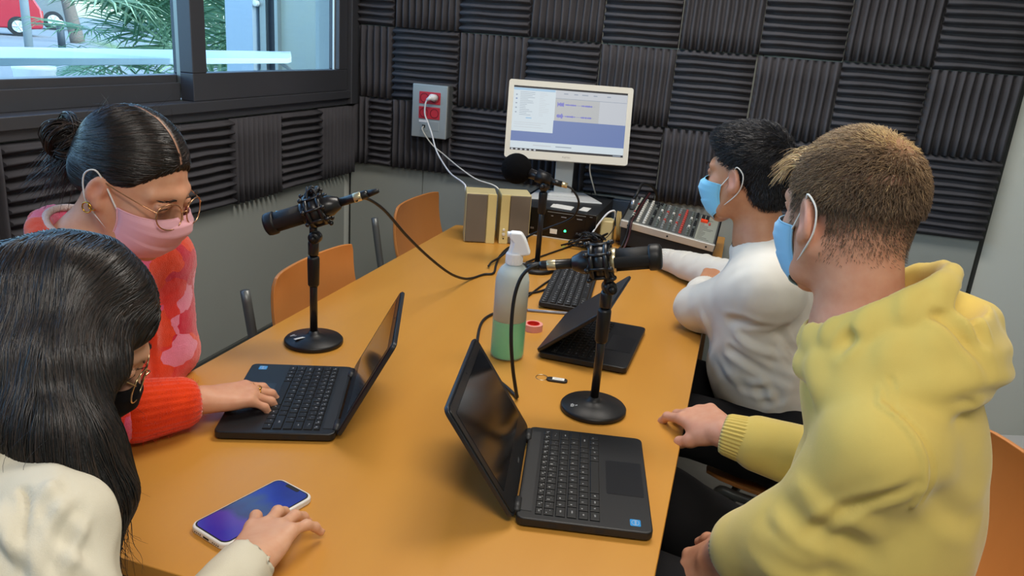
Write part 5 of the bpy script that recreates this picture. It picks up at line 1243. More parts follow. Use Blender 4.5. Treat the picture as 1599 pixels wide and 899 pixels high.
for k in range(4):      # soft folds at the bend of the elbow
    q = eL - dn*(.03 + .03*k); FL_.append(([q + A(-.08, -.02, .02), q + A(-.03, -.075, .0), q + A(.05, -.06, -.03)], .014, .003 if k % 2 else -.004))
for k in range(3): FL_.append(([sL + A(-.07 + .02*k, .0, -.05 - .03*k), sL + A(-.02 + .03*k, -.075, -.10 - .03*k), sL + A(.05 + .02*k, -.06, -.16 - .03*k)], .014, -.002))
for k in range(3): FL_.append(([T(-.10 + .05*k, -.17, -.20 - .02*k), T(-.06 + .05*k, -.19, -.30), T(-.09 + .04*k, -.17, -.42)], .018, -.003 if k % 2 else .002))
for k in range(4): FL_.append(([T(-.15, -.02 - .02*k, -.02 - .012*k), T(-.09, -.12 - .015*k, .012 - .014*k), T(0, -.185, .01 - .02*k), T(.09, -.15, .0 - .02*k)], .011, -.003 if k % 2 == 0 else .002))
FL_.append(([T(-.12, -.13, -.02), T(-.05, -.20, -.05), T(.03, -.22, -.09)], .006, -.006))
FL_.append(([A(1.644, -2.173, 1.086), A(1.673, -2.153, 1.122), A(1.729, -2.138, 1.153), A(1.782, -2.169, 1.145), A(1.832, -2.182, 1.097)], .009, -.009, 1))
FL_.append(([A(1.754, -2.258, 1.000), A(1.709, -2.284, .949), A(1.663, -2.309, .906), A(1.624, -2.300, .867)], .008, -.006, 1))
FL_.append(([A(1.744, -2.088, 1.194), A(1.777, -2.128, 1.177), A(1.803, -2.160, 1.158), A(1.822, -2.172, 1.137)], .008, -.008, 1))
FL_.append(([A(1.646, -2.144, 1.106), A(1.685, -2.129, 1.152), A(1.734, -2.117, 1.179), A(1.783, -2.138, 1.172)], .007, -.003, 1))
V = crease(V, N, FL_); V += N*(wav(V, 26, 4)*.0022 + wav(V, 60, 5)*.0008)[:, None]
hd = skin_mesh('hoodie', V, Fc, m_hood, pm)
for w_, e_ in ((wR, eR), (wL, eL)): cuff_part(w_, e_, .0365, .058, m_hood, hd)
# trousers
m_tr = mat('black trousers', '#17171a', .85, spec=.2, bump=(900, .3, .0005))
def trousers(par, hip, kL, kR, aL, aR, m, w=.095, drop=.0):
    G = Field(); G.ell(hip + A(0, 0, -.03), (.15, .16, .13), None, .05)
    lat = unit(kR - kL); lat = A(lat[0], lat[1], 0)
    for s, k_, a_ in ((-1, kL, aL), (1, kR, aR)):
        h0 = hip + lat*s*.085 + A(0, 0, -.05); G.cap(h0, k_, .090, .068, .05); G.cap(k_, a_, .064, .050, .03)
    V, Fc = G.build(.007); V = relax(V, Fc, 1, .5); N = vnormals(V, Fc); V += N*(wav(V, 30, 9)*.003 + wav(V, 70, 2)*.0012)[:, None]
    o = skin_mesh('trousers', V, Fc, m, par)
    for a_, k_ in ((aL, kL), (aR, kR)):
        G = Field(); d_ = A(k_[0] - hip[0], k_[1] - hip[1], 0); d_ = unit(d_); q = A(a_[0], a_[1], 0.045); G.cap(q - d_*.04, q + d_*.17, .042, .035, .03, flat=((0, 0, 1), 1.0)); G.plane((0, 0, 0.004), (0, 0, -1), q - .3, q + .3, .003)
        V, Fc = G.build(.006); skin_mesh('shoe', V, Fc, mat('dark shoe', '#202124', .6), par)
trousers(pm, A(1.74, -2.02, .60), A(1.40, -2.03, .585), A(1.40, -1.77, .61), A(1.42, -2.04, .07), A(1.42, -1.76, .07), m_tr)
# ------------------------------------------------------------------ person in the white sweatshirt
pb_ = person('person in a white sweatshirt and light blue mask, leaning on the table by the mixer', (1.70, -1.26, 0))
H2 = Frame((1.517, -1.228, 1.178), az(152, -5)); f2 = .95
NB2 = A(1.575, -1.24, 1.03); sL, sR, hp2 = A(1.605, -1.385, .955), A(1.655, -1.065, .965), A(1.69, -1.27, .60)
eL, wL = A(1.448, -1.18, .812), A(1.462, -.975, .815); eR, wR = A(1.535, -.87, .815), A(1.30, -.62, .788)
B = Field(); head_field(B, H2, f2); neck_field(B, H2, NB2, f2, .052); B.cap(NB2, NB2*.5 + hp2*.5, .05, .065, .05).cap(NB2*.5 + hp2*.5, hp2, .065, .08, .05)
for s_, e_, w_ in ((sL, eL, wL), (sR, eR, wR)): B.cap(NB2, s_, .042, .045, .04); B.cap(s_, e_, .044, .036, .02); B.cap(e_, w_, .036, .025, .015)
HR = Frame(wR, (-.62, .78, -.08)); B.cap(wR, HR.p(0, .03, 0), .023, .021, .02, flat=(HR.z, .75)); tR = hand_field(B, HR, -1, [(10, 20, 12), (14, 24, 14), (18, 28, 14), (22, 30, 16)], .8, .98)
HL = Frame(wL, (.25, .9, .25), up=(.2, 0, 1)); tL = hand_field(B, HL, 1, [(35, 45, 25)]*4, .8, .95)
V, Fc = B.build(.0036); V = relax(V, Fc, 1, .4); c = face_colors(V, H2, f2, linc('#c08c6a'))
bd = skin_mesh('body', V, Fc, skin('tan skin', '#c08c6a'), pb_, c); nails(tR, bd); eyes_part(H2, f2, bd, look=(0, 1, .05))
mask_part(H2, f2, pb_, mat('light blue mask cloth', '#86cdf0', .8, spec=.2, sheen=.2), mat('white elastic', ''))
# thick black hair, swept forward and up
hs = Field(); hs.ell(H2.p(0, -.018, .036), (.0775, .0955, .0885), H2.R, .01); hs.ell(H2.p(0, .040, .085), (.058, .048, .030), H2.R, .03); hs.ell(H2.p(0, -.060, -.025), (.062, .045, .06), H2.R, .02)
hs.plane(H2.p(0, .055, .045), H2.d(0, 1, -.9), H2.o - .2, H2.o + .2, .012); 
for s in (-1, 1): hs.ell(H2.p(s*.078, .038, -.030), (.030, .048, .066), H2.R, .010, -1); hs.ell(H2.p(s*.085, -.004, -.030), (.022, .026, .045), H2.R, .010, -1)
hs.plane(H2.p(0, -.05, -.072), H2.d(0, .25, -1), H2.o - .2, H2.o + .2, .01)
Vh, Fh = hs.build(.0036); Vh = relax(Vh, Fh, 2)
m_bh = [mat('black hair', '#15141a', .38, spec=.5), mat('blue black hair', '#20222c', .35, spec=.5), mat('brown black hair', '#1e1714', .4, spec=.4)]
skin_mesh('hair_cap', Vh, Fh, mat('black hair mass', '#0f0f12', .6, spec=.3, bump=(250, 1, .002)), pb_)
hr = Hair(); sd = rnd_on(Vh, Fh, 7000); L = H2.loc(sd); wh2 = H2.p(0, -.075, .085)
def flow2(P, k):
    d = P - wh2; r = np.linalg.norm(d, axis=1)[:, None]; l = H2.loc(P); return d/(r + 1e-6)*.9 + H2.y*.9*np.clip((l[:, 2] - .0)/.06, 0, 1)[:, None] - H2.z*.5*np.clip((.06 - l[:, 2])/.05, 0, 1)[:, None]
st = np.where(L[:, 2] > .04, .0075, .0028); P_ = grow(Vh, Fh, sd, flow2, 5, st, lambda k, N: .0006 + .0016*k + nr.uniform(0, .004, N)*k/4*(L[:, 2] > .05), jit=.35)
hr.strands(P_, .0008, .0002, nr.choice(3, len(sd), p=[.5, .3, .2]))
hr.build('hair', m_bh, pb_)
# sweatshirt
TF = Frame(NB2, (-.95, .30, 0)); m_sw = mat('white jersey', '#ddd9cf', .9, spec=.12, sheen=.3, bump=(1300, .3, .0005), var=(5, '#d6d1c5', .4))
G = Field(); G.ell(TF.p(0, -.045, -.17), (.165, .105, .17), TF.R, .05); G.ell(TF.p(0, -.050, -.31), (.150, .125, .15), TF.R, .06); G.cap(hp2 + A(-.015, 0, .08), hp2 + A(0, 0, .02), .125, .120, .05)
for s_, e_, w_ in ((sL, eL, wL), (sR, eR, wR)):
    G.cap(TF.p(0, -.02, -.055), s_, .056, .060, .07); G.cap(s_, e_, .064, .058, .055); G.cap(e_, e_*.2 + w_*.8, .058, .042, .02); dd = unit(w_ - e_); G.cap(w_ - dd*.07, w_ - dd*.040, .038, .036, .01)
G.chain([TF.p(.070*math.sin(a), -.014 + .066*math.cos(a), -.034 + .034*(1 - math.cos(a))*.5) for a in np.linspace(0, 2*PI, 15)], [.015]*15, .02)
G.cap(NB2 + A(0, 0, -.02), H2.p(0, -.03, -.06), .060, .066, .008, -1)
for w_, e_ in ((wR, eR), (wL, eL)): dd = unit(w_ - e_); G.cap(w_ - dd*.003, w_ + dd*.05, .028, .030, .004, -1)
V, Fc = G.build(.0052); V = relax(V, Fc, 2); N = vnormals(V, Fc); FL_ = []
T = TF.p
for P_, w_, d_ in (([A(1.576, -1.380, .906), A(1.626, -1.353, .946), A(1.666, -1.297, 1.015)], .010, -.006), ([A(1.492, -1.402, .843), A(1.585, -1.392, .896), A(1.652, -1.340, .962)], .012, -.007), ([A(1.486, -1.421, .792), A(1.575, -1.423, .778), A(1.687, -1.386, .729)], .010, -.008),
                   ([A(1.609, -1.391, .877), A(1.675, -1.380, .822), A(1.727, -1.367, .754)], .011, -.007), ([A(1.523, -1.417, .838), A(1.584, -1.420, .811), A(1.673, -1.391, .793)], .010, .006)): FL_.append((P_, w_, d_, 1))
for k in range(5): FL_.append(([eL + A(.02 + .035*k, -.09, .06 - .01*k), eL + A(.035 + .04*k, -.115, .0 - .005*k), eL + A(.06 + .045*k, -.09, -.06)], .010, -.006 if k % 2 else .005))
for k in range(6): FL_.append(([T(-.12, .02 - .03*k, -.27 - .012*k), T(-.145, -.05 - .02*k, -.31 - .008*k), T(-.13, -.12, -.30 - .02*k)], .011, -.008 if k % 2 else .005))
for k in range(4): FL_.append(([T(-.14, -.10, -.13 - .05*k), T(-.12, -.135, -.20 - .04*k), T(-.05, -.16, -.25 - .04*k)], .012, -.006))
for k in range(5): q = eR*(1 - .2*k) + wR*.2*k; u = unit(np.cross(wR - eR, (0, 0, 1))); FL_.append(([q + u*.045 + A(0, 0, .03), q + A(.0, 0, .055), q - u*.05 + A(.01, .01, .02)], .008, -.005 if k % 2 else .004))
V = crease(V, N, FL_); V += N*(wav(V, 30, 14)*.0040 + wav(V, 70, 15)*.0012)[:, None]; sw = skin_mesh('sweatshirt', V, Fc, m_sw, pb_)
for w_, e_ in ((wR, eR), (wL, eL)): cuff_part(w_, e_, .032, .048, m_sw, sw)
b = MB(); b.tube([TF.p(.063*math.sin(a), -.014 + .062*math.cos(a), -.022 + .036*(1 - math.cos(a))*.5) for a in np.linspace(0, 2*PI, 24, endpoint=False)], .0085, n=10, spline=False, closed=True); b.build('ribbed_neckband', m_sw, sw, smooth=True, world=True)
trousers(pb_, A(1.69, -1.28, .60), A(1.34, -1.42, .60), A(1.36, -1.15, .60), A(1.36, -1.44, .07), A(1.38, -1.14, .07), m_tr)

# ------------------------------------------------------------------ person in the pink and orange cardigan
pp = person('person in a pink and orange cardigan and pink mask, typing at the left laptop', (.38, -2.16, 0))
H3 = Frame((.533, -2.112, 1.172), az(3, -27)); f3 = .935
NB3 = A(.440, -2.13, 1.045); sR, sL, hp3 = A(.425, -2.295, .985), A(.445, -1.97, .985), A(.31, -2.18, .58)
eR, wR = A(.515, -2.335, .815), A(.652, -2.128, .800); eL, wL = A(.455, -1.975, .800), A(.430, -2.12, .640)
B = Field(); head_field(B, H3, f3, True); neck_field(B, H3, NB3, f3, .047); B.cap(NB3, NB3*.5 + hp3*.5 + A(.01, 0, 0), .05, .065, .05).cap(NB3*.5 + hp3*.5 + A(.01, 0, 0), hp3 + A(.03, 0, 0), .065, .07, .05)
for s_, e_, w_ in ((sL, eL, wL), (sR, eR, wR)): B.cap(NB3, s_, .038, .04, .04); B.cap(s_, e_, .038, .032, .02); B.cap(e_, w_, .032, .0225, .015)
HR = Frame(wR + A(.003, .004, 0), (.62, .78, -.06), up=(.05, -.1, 1)); B.cap(wR, HR.p(0, .03, 0), .0215, .0195, .02, flat=(HR.z, .75)); tR = hand_field(B, HR, -1, [(18, 28, 18), (20, 34, 18), (24, 34, 20), (26, 34, 20)], 1.1, .93, thumb=[(.020, .012, -.008), (.042, .040, -.020), (.052, .064, -.026), (.050, .088, -.026)])
HL = Frame(wL, (-.3, -.9, -.05)); hand_field(B, HL, 1, [(20, 30, 20)]*4, .8, .9)
V, Fc = B.build(.0031); V = relax(V, Fc, 1, .4); c = face_colors(V, H3, f3, linc('#d9a383'))
bd = skin_mesh('body', V, Fc, skin('warm skin', '#d9a383'), pp, c); nails(tR, bd, mat('rose nail', '#c9776a', .25)); eyes_part(H3, f3, bd, look=(0, 1, -.45))
mask_part(H3, f3, pp, mat('pink mask cloth', '#f0b3bd', .8, spec=.2, sheen=.2), mat('white elastic', ''))
m_gold2 = mat('rose gold wire', '#c99a72', .25, metal=.9); glasses_part(H3, f3, pp, m_gold2, .0272, .0235, .1085, .000)
for k, (dz, r) in enumerate(((-.040, .0075), (-.046, .009))): b = MB(); b.tube([H3.p((.081 + .004*k)*f3, (-.006 - .006*k + r*math.cos(a))*f3, (dz + r*math.sin(a))*f3) for a in np.linspace(0, 2*PI, 16, endpoint=False)], .0012, n=6, spline=False, closed=True); b.build('hoop_earring', mat('gold', '#d9a441', .2, metal=1.), pp, smooth=True, world=True)
for t_, ofs in ((1, .030), (0, .034)):       # rings on two fingers
    kx, ky = FING[t_][0]; q = HR.p(-kx*1.02*.93, (ky + .017)*.93, -.007); b = MB(); u, w = HR.x, HR.z
    b.tube([q + u*.0098*math.cos(a) + w*.0098*math.sin(a) for a in np.linspace(0, 2*PI, 18, endpoint=False)], .0013, n=6, spline=False, closed=True)
    if t_: b.tube([q + w*.0105 + u*.006*math.cos(a) + HR.y*.004*math.sin(a) for a in np.linspace(0, 2*PI, 12, endpoint=False)], .0009, n=5, spline=False, closed=True)
    b.build('ring', mat('gold', ''), pp, smooth=True, world=True)
# dark hair, centre parted, drawn back to a low bun
bun = H3.p(0, -.118, -.005)
hs = Field(); hs.ell(H3.p(0, -.018, .034), (.0765, .0940, .0875), H3.R, .01); hs.plane(H3.p(0, .058, .050), H3.d(0, 1, -.62), H3.o - .2, H3.o + .2, .012)
for s in (-1, 1): hs.ell(H3.p(s*.080, .036, -.042), (.032, .060, .064), H3.R, .010, -1)
hs.plane(H3.p(0, -.05, -.060), H3.d(0, .5, -1), H3.o - .2, H3.o + .2, .01)
hs.ell(H3.p(0, -.070, -.010), (.055, .040, .055), H3.R, .02)
for k in range(36):       # shallow furrow along the parting
    pass
Vh, Fh = hs.build(.0034); Vh = relax(Vh, Fh, 2); L = H3.loc(Vh); Vh = Vh - vnormals(Vh, Fh)*(.0022*np.exp(-(L[:, 0]/.0022)**2)*(L[:, 2] > .07))[:, None]
m_dh = [mat('dark brown shiny hair', '#221a17', .32, spec=.6), mat('near black hair', '#14110f', .32, spec=.6), mat('warm brown hair', '#3a2a22', .36, spec=.5)]
L = H3.loc(Vh); hcol = np.where((np.abs(L[:, 0:1]) < .0016) & (L[:, 2:3] > .075) & (L[:, 1:2] > -.05), linc('#b98a70'), linc('#191412'))
skin_mesh('hair_cap', Vh, Fh, mat('dark hair mass', '#191412', .45, spec=.4, vcol='Col', bump=(300, .6, .001)), pp, hcol)
hr = Hair(); sd = rnd_on(Vh, Fh, 6500, lambda c: np.abs(H3.loc(c)[:, 0]) > .0022)
def flow3(P, k):
    d = bun - P; d /= np.linalg.norm(d, axis=1)[:, None]; l = H3.loc(P); sgn = np.sign(l[:, 0])[:, None]; up = np.clip((l[:, 2] - .06)/.05, 0, 1)[:, None]; return d + sgn*H3.x*1.1*up
P_ = grow(Vh, Fh, sd, flow3, 8, .008, .0008, jit=.06); hr.strands(P_, .0007, .0003, nr.choice(3, len(sd), p=[.45, .4, .15]))
for k in range(26):       # bun: looped locks
    r_ = np.random.RandomState(100 + k); a0 = r_.uniform(0, 2*PI); R1 = r_.uniform(.016, .034); ax1 = unit(r_.normal(size=3)); ax2 = unit(np.cross(ax1, r_.normal(size=3))); cc = bun + r_.uniform(-.012, .012, 3) - H3.y*.018
    tt = np.linspace(a0, a0 + r_.uniform(3.5, 5.5), 14); base = cc + R1*(np.cos(tt)[:, None]*ax1 + np.sin(tt)[:, None]*ax2)
    ofs = nr.normal(size=(34, 1, 3))*.0032; hr.strands(base[None] + ofs, .0010, .0005, nr.choice(3, 34))
n = 420; tt = np.linspace(0, 1, 10)[None, :, None]; st = bun + nr.normal(size=(n, 3))*.012; dr = -H3.y*.4 - H3.z*1.0 + nr.normal(size=(n, 3))*.28   # loose tail under the bun
P_ = st[:, None, :] + dr[:, None, :]*tt*nr.uniform(.03, .085, n)[:, None, None] + A(0, 0, -.02)*tt**2; hr.strands(P_, .0008, .0002, nr.choice(3, n))
n = 60; st = rnd_on(Vh, Fh, n, lambda c: (H3.loc(c)[:, 1] < -.03) | (H3.loc(c)[:, 2] > .09)); dr = nr.normal(size=(n, 3))*.5 + (st - H3.o)*8*.8; P_ = st[:, None] + dr[:, None]*tt*.022 + nr.normal(size=(n, 1, 3))*.01*tt**2; hr.strands(P_, .0003, .0001)
hr.build('hair', m_dh, pp)
# cardigan: random knitted patches
mc = bpy.data.materials.new('patchwork mohair'); mc.use_nodes = True; n_ = mc.node_tree.nodes; l_ = mc.node_tree.links; pbs = n_['Principled BSDF']; pbs.inputs['Roughness'].default_value = .95; pbs.inputs['Sheen Weight'].default_value = .5; pbs.inputs['Specular IOR Level'].default_value = .1
tc = n_.new('ShaderNodeTexCoord'); vo = n_.new('ShaderNodeTexVoronoi'); vo.inputs['Scale'].default_value = 17; vo.distance = 'MANHATTAN'; nz = n_.new('ShaderNodeTexNoise'); nz.inputs['Scale'].default_value = 14
mxv = n_.new('ShaderNodeMix'); mxv.data_type = 'VECTOR'; mxv.inputs[0].default_value = .04; l_.new(tc.outputs['Object'], mxv.inputs[4]); l_.new(nz.outputs['Color'], mxv.inputs[5]); l_.new(tc.outputs['Object'], nz.inputs['Vector']); l_.new(mxv.outputs[1], vo.inputs['Vector'])
sp_ = n_.new('ShaderNodeSeparateColor'); l_.new(vo.outputs['Color'], sp_.inputs[0]); rp = n_.new('ShaderNodeValToRGB'); rp.color_ramp.interpolation = 'CONSTANT'; l_.new(sp_.outputs[0], rp.inputs[0])
rp.color_ramp.elements[0].color = lin('#f04a24'); rp.color_ramp.elements[1].position = .28; rp.color_ramp.elements[1].color = lin('#d92440')
for q_, c_ in ((.5, '#ea5a86'), (.66, '#ee3a30'), (.84, '#f28ba6')): e_ = rp.color_ramp.elements.new(q_); e_.color = lin(c_)
l_.new(rp.outputs[0], pbs.inputs['Base Color']); n3 = n_.new('ShaderNodeTexNoise'); n3.inputs['Scale'].default_value = 350; bp = n_.new('ShaderNodeBump'); bp.inputs['Strength'].default_value = .8; bp.inputs['Distance'].default_value = .002; l_.new(n3.outputs[0], bp.inputs['Height']); l_.new(bp.outputs[0], pbs.inputs['Normal'])
TF = Frame(NB3, (.99, .05, 0)); T = TF.p; G = Field(); G.ell(T(0, -.03, -.17), (.150, .105, .17), TF.R, .05); G.ell(T(0, -.06, -.34), (.14, .12, .16), TF.R, .06); G.cap(hp3 + A(0, 0, .06), hp3, .125, .12, .05)
for s_, e_, w_ in ((sL, eL, wL), (sR, eR, wR)):
    dd = unit(w_ - e_); G.cap(T(0, -.02, -.035), s_, .056, .060, .05); G.cap(s_, e_, .062, .056, .03); G.cap(e_, w_ - dd*.10, .056, .050, .02)
G.chain([T(.070*math.sin(a), -.010 + .062*math.cos(a), -.010 + .060*(1 - math.cos(a))*.5) for a in np.linspace(.6, 2*PI - .6, 13)], [.017]*13, .016)
G.cap(NB3 + A(0, 0, -.02), H3.p(0, -.03, -.06), .050, .052, .008, -1); G.cap(T(0, .07, .0), T(0, .105, -.10), .020, .008, .02, -1)
dd = unit(wR - eR); G.plane(wR - dd*.125, dd, wR - .03 - dd*.10 - A(.06, .06, .06)*0 - .06, wR + .06, .004)
V, Fc = G.build(.005); V = relax(V, Fc, 2); N = vnormals(V, Fc); FL_ = []
for k in range(4): FL_.append(([eL + A(-.06, .03, .06 + .03*k), eL + A(.0, -.03, .05 + .035*k), eL + A(-.05, -.06, .04 + .03*k)], .011, -.006)); FL_.append(([T(-.03 - .02*k, .07, -.08 - .03*k), T(.04, .07, -.13 - .04*k), T(.10, .05, -.12 - .04*k)], .012, -.005 if k % 2 else .005))
V = crease(V, N, FL_); V += N*(wav(V, 36, 24)*.003 + nr.normal(size=len(V))*.0005)[:, None]; cg = skin_mesh('cardigan', V, Fc, mc, pp)
m_rib = mat('orange ribbed wool', '#f2481c', .95, spec=.1, sheen=.5, bump=(500, .8, .0015), var=(40, '#e03c18', .3))
c0, c1 = wR - dd*.135, wR - dd*.008; G = Field(); G.cap(c0 + dd*.03, c1 - dd*.03, .052, .0445, .01); G.cap(c1 + dd*.066, c1 + dd*.12, .07, .07, .004, -1); G.cap(c1 - dd*.02, c1 + dd*.05, .029, .030, .004, -1)
V, Fc = G.build(.0034); u_ = unit(np.cross(dd, (0, 0, 1))); v_ = np.cross(dd, u_); rel = V - c0; an = np.arctan2(rel @ v_, rel @ u_); N = vnormals(V, Fc); V += N*(.0022*np.abs(np.cos(an*13)))[:, None]; skin_mesh('ribbed_cuff', V, Fc, m_rib, cg)
hf = Hair(); sd = rnd_on(V, Fc, 1300); P_ = sd[:, None] + (nr.normal(size=(1300, 1, 3))*.5 + ((sd - c0) - ((sd - c0) @ dd)[:, None]*dd)[:, None]*14)*np.linspace(0, .007, 4)[None, :, None]; hf.strands(P_, .00022, .0001, np.zeros(1300, int)); hf.build('wool_fuzz', [m_rib], cg)
b = MB(); b.chain = None
b.tube([T(.060*math.sin(a), -.004 + .054*math.cos(a), .014 + .050*(1 - math.cos(a))*.5) for a in np.linspace(.4, 2*PI - .4, 16)], .0065, n=10); b.build('undershirt_collar', mat('white fleece collar', '#d8c3c0', .95, bump=(300, 1, .003)), pp, smooth=True, world=True)
b = MB(); b.tube([T(-.03, .055, .01), T(-.012, .085, -.06), T(.0, .088, -.14), T(.01, .085, -.22)], .0022, n=6); b.tube([T(.03, .055, .01), T(.014, .085, -.06), T(.004, .089, -.14)], .0022, n=6); b.build('lanyard', mat('grey lanyard', '#6e6a72', .6), pp, smooth=True, world=True)
for k in range(3): b = MB(); b.lathe([(.008, 0), (.0085, .002), (.006, .004)], 18, Matrix.Translation(T(-.028, .078 - .004*k, -.10 - .06*k)) @ Vector(TF.y).to_track_quat('Z', 'Y').to_matrix().to_4x4()); b.build('button', mat('orange button', '#f0491c', .35), cg, smooth=True, world=True)
trousers(pp, A(.31, -2.19, .58), A(.70, -2.08, .60), A(.70, -2.28, .60), A(.68, -2.06, .07), A(.68, -2.30, .07), mat('dark blue jeans', '#27303f', .85, bump=(900, .3, .0005)))

# ------------------------------------------------------------------ person in the cream jacket
pf = person('person with long black hair and a cream jacket, bent over the smartphone in the foreground', (.66, -2.72, 0))
H4 = Frame((.736, -2.462, 1.058), az(37, -39)); f4 = .95
NB4 = A(.730, -2.580, .990); sR, sL, hp4 = A(.885, -2.655, .935), A(.585, -2.510, .930), A(.62, -2.80, .57)
eR, wR = A(1.000, -2.735, .790), A(.985, -2.468, .795); eL, wL = A(.56, -2.47, .70), A(.72, -2.52, .62)
B = Field(); head_field(B, H4, f4, True); neck_field(B, H4, NB4, f4, .047); B.cap(NB4, NB4*.5 + hp4*.5, .05, .065, .05).cap(NB4*.5 + hp4*.5, hp4, .065, .07, .05)
for s_, e_, w_ in ((sL, eL, wL), (sR, eR, wR)): B.cap(NB4, s_, .038, .04, .04); B.cap(s_, e_, .038, .032, .02); B.cap(e_, w_, .032, .0225, .015)
HR = Frame(wR, (-.20, .97, -.02), up=(-.10, -.06, 1)); B.cap(wR, HR.p(0, .03, 0), .022, .020, .02, flat=(HR.z, .78))
tR = hand_field(B, HR, -1, [(10, 48, 28), (8, 26, 18), (10, 26, 18), (14, 26, 16)], 1.9, .94, thumb=[(.020, .014, -.010), (.036, .040, -.020), (.036, .062, -.026), (.030, .080, -.026)])
HL = Frame(wL, (.8, .5, -.1)); hand_field(B, HL, 1, [(20, 30, 20)]*4, .8, .9)
V, Fc = B.build(.0029); V = relax(V, Fc, 1, .4); c = face_colors(V, H4, f4, linc('#dcae90'), cheek=(.7, .4, .3))
bd = skin_mesh('body', V, Fc, skin('pale warm skin', '#dcae90'), pf, c); nails(tR, bd); eyes_part(H4, f4, bd, look=(0, 1, -.6))
mask_part(H4, f4, pf, mat('black mask cloth', '#141316', .85, spec=.15), mat('black elastic', '#141316', .8))
glasses_part(H4, f4, pf, mat('pale gold wire', '#c9b28c', .2, metal=.95), .0262, .0240, .108, .000)
chains = [([(.770, -2.480, 1.110), (.800, -2.522, 1.060), (.845, -2.560, 1.000), (.893, -2.583, .942), (.920, -2.604, .895)], [.018, .030, .032, .024, .008]),
          ([(.785, -2.481, 1.130), (.812, -2.534, 1.055), (.855, -2.574, .995), (.902, -2.601, .941)], [.055, .052, .040, .016]),
          ([(.735, -2.500, 1.110), (.757, -2.555, 1.041), (.820, -2.591, 1.005), (.880, -2.608, .962)], [.065, .055, .036, .014]),
          ([(.680, -2.500, 1.100), (.690, -2.570, 1.020), (.70, -2.62, .96)], [.065, .060, .04]),
          ([(.70, -2.40, 1.08), (.64, -2.45, 1.0), (.63, -2.46, .93)], [.06, .045, .02])]
hs = Field(); hs.ell(H4.p(0, -.016, .036), (.080, .098, .090), H4.R, .01)
for P_, R_ in chains: hs.chain([A(*p) for p in P_], R_, .03)
hs.ell(H4.p(.02, .104, -.036), (.130, .080, .090), H4.R, .010, -1); hs.plane(H4.p(0, .078, .052), H4.d(0, 1, -.55), H4.p(0, .06, 0) - .09, H4.p(0, .09, 0) + .09, .012)
Vh, Fh = hs.build(.0040); Vh = relax(Vh, Fh, 2); N = vnormals(Vh, Fh); Vh += N*(wav(Vh*A(1, 1, .25), 90, 33)*.0022)[:, None]
m_fh = [mat('black hair strand', '#100e0e', .36, spec=.5), mat('dark brown strand', '#251b16', .36, spec=.55), mat('brown strand', '#33261e', .4, spec=.5)]
skin_mesh('hair_mass', Vh, Fh, mat('long black hair', '#0e0c0c', .5, spec=.35, bump=(300, .7, .0015)), pf)
hr = Hair(); pt0 = H4.p(.01, .02, .12)
def flow4(P, k):
    l = H4.loc(P); up = np.clip((l[:, 2] - .04)/.06, 0, 1)[:, None]; side = np.sign(l[:, 0] - .005)[:, None]
    return A(.10, -.02, -1)*(1 - up*.7) + (side*H4.x*.9 - H4.y*.35)*up
sd = np.vstack([rnd_on(Vh, Fh, 5200), rnd_on(Vh, Fh, 2600, lambda c: H4.loc(c)[:, 2] > .02)]); P_ = grow(Vh, Fh, sd, flow4, 11, .0125, .0010, jit=.05)
hr.strands(P_, .0008, .0003, nr.choice(3, len(sd), p=[.55, .3, .15]))
n = 170; i = nr.randint(0, 4, n); tt = np.linspace(0, 1, 12)[None, :, None]; ends = np.array([[.900, -2.590, .93], [.885, -2.60, .95], [.91, -2.597, .925], [.85, -2.59, .99]])[i] + nr.normal(size=(n, 3))*.010
P_ = ends[:, None] + A(.03, -.02, -1)*tt*nr.uniform(.03, .085, n)[:, None, None] + nr.normal(size=(n, 1, 3))*.012*tt**1.5 + np.sin(tt*9 + nr.uniform(0, 6, n)[:, None, None])*.0025*tt; hr.strands(P_, .0006, .0001)
n = 90; st = rnd_on(Vh, Fh, n, lambda c: (c[:, 2] < 1.05) & (c[:, 0] > .7)); dr = A(.25, -.55, -1) + nr.normal(size=(n, 3))*.35; P_ = st[:, None] + dr[:, None]*tt*nr.uniform(.03, .10, n)[:, None, None] + A(-.02, -.02, 0)*np.sin(tt*3); hr.strands(P_, .0003, .0001)
hr.build('hair', m_fh, pf)
TF = Frame(NB4, (.45, .89, 0)); T = TF.p; m_jk = mat('cream cotton twill', '#dcd6c4', .9, spec=.15, bump=(700, .4, .0008), var=(14, '#d0c9b4', .35))
G = Field(); G.ell(T(0, -.05, -.17), (.165, .105, .17), TF.R, .05); G.ell(T(0, -.07, -.32), (.14, .12, .16), TF.R, .06); G.cap(hp4 + A(0, 0, .06), hp4, .125, .12, .05)
for s_, e_, w_ in ((sL, eL, wL), (sR, eR, wR)):
    dd = unit(w_ - e_); G.cap(T(0, -.02, -.05), s_, .060, .058, .05); G.cap(s_, e_, .064, .054, .03); G.cap(e_, w_ - dd*.01, .052, .038, .02)
G.chain([T(.076*math.sin(a), -.024 + .068*math.cos(a), .000 + .060*(1 - math.cos(a))*.5) for a in np.linspace(.5, 2*PI - .5, 13)], [.015]*13, .012)
G.chain([T(.108*math.sin(a), -.036 + .085*math.cos(a), -.028 + .055*(1 - math.cos(a))*.5) for a in np.linspace(.8, 2*PI - .8, 13)], [.013]*13, .008)
G.cap(NB4 + A(0, 0, -.02), H4.p(0, -.03, -.06), .054, .056, .008, -1)
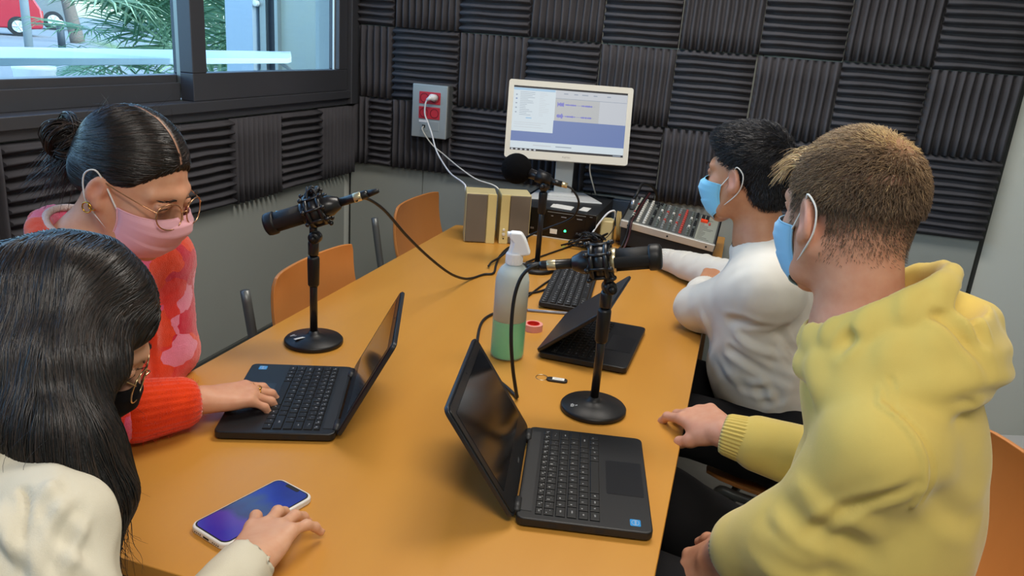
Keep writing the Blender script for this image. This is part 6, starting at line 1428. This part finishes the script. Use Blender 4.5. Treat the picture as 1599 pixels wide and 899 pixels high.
for w_, e_ in ((wR, eR), (wL, eL)): dd = unit(w_ - e_); G.cap(w_ - dd*.012, w_ + dd*.05, .031, .036, .004, -1)
V, Fc = G.build(.0046); V = relax(V, Fc, 2); N = vnormals(V, Fc); FL_ = []
for o_ in (0, .006): FL_.append(([A(.876 + o_, -.010 - 2.671, 1.05), A(.905 + o_, -2.70, 1.03), A(.915 + o_, -2.715, .99), A(.925 + o_, -2.72, .94)], .0035, -.0035))
for k in range(5): FL_.append(([A(.90 + .015*k, -2.66, 1.03 - .008*k), A(.945, -2.68 - .005*k, 1.015 - .022*k), A(.975, -2.69, .985 - .024*k)], .008, -.008 if k % 2 else .007, 1))
for k in range(4): FL_.append(([A(.86, -2.70, 1.02 - .03*k), A(.90, -2.73, .99 - .03*k), A(.95, -2.74, .98 - .03*k)], .009, -.007 if k % 2 else .005, 1))
for k in range(4): FL_.append(([sR + A(-.02 + .02*k, .04, .05 - .03*k), sR + A(.03 + .012*k, -.02, .045 - .035*k), sR + A(.05, -.06, -.02 - .03*k)], .010, -.007 if k % 2 else .006))
for k in range(5): FL_.append(([T(.02 + .03*k, -.13, -.02), T(.04 + .025*k, -.155, -.10), T(.03 + .03*k, -.15, -.20)], .013, -.007 if k % 2 else .005))
V = crease(V, N, FL_); V += N*(wav(V, 40, 44)*.0045 + wav(V, 100, 45)*.0012)[:, None]; skin_mesh('jacket', V, Fc, m_jk, pf)
dd = unit(wR - eR); c1 = wR - dd*.004; G = Field(); G.cap(c1 - dd*.10, c1 - dd*.018, .0375, .0350, .01); G.cap(c1 + dd*.060, c1 + dd*.12, .065, .065, .006, -1); G.cap(c1 - dd*.03, c1 + dd*.05, .0275, .0300, .004, -1)
V, Fc = G.build(.0034); V = relax(V, Fc, 1); V += vnormals(V, Fc)*(wav(V, 70, 3)*.0012)[:, None]; skin_mesh('cuff', V, Fc, mat('pale sleeve cuff', '#e6e0d4', .9, bump=(700, .4, .0006)), pf)
trousers(pf, A(.62, -2.80, .58), A(.74, -2.47, .60), A(.90, -2.56, .60), A(.76, -2.45, .07), A(.92, -2.55, .07), m_tr)
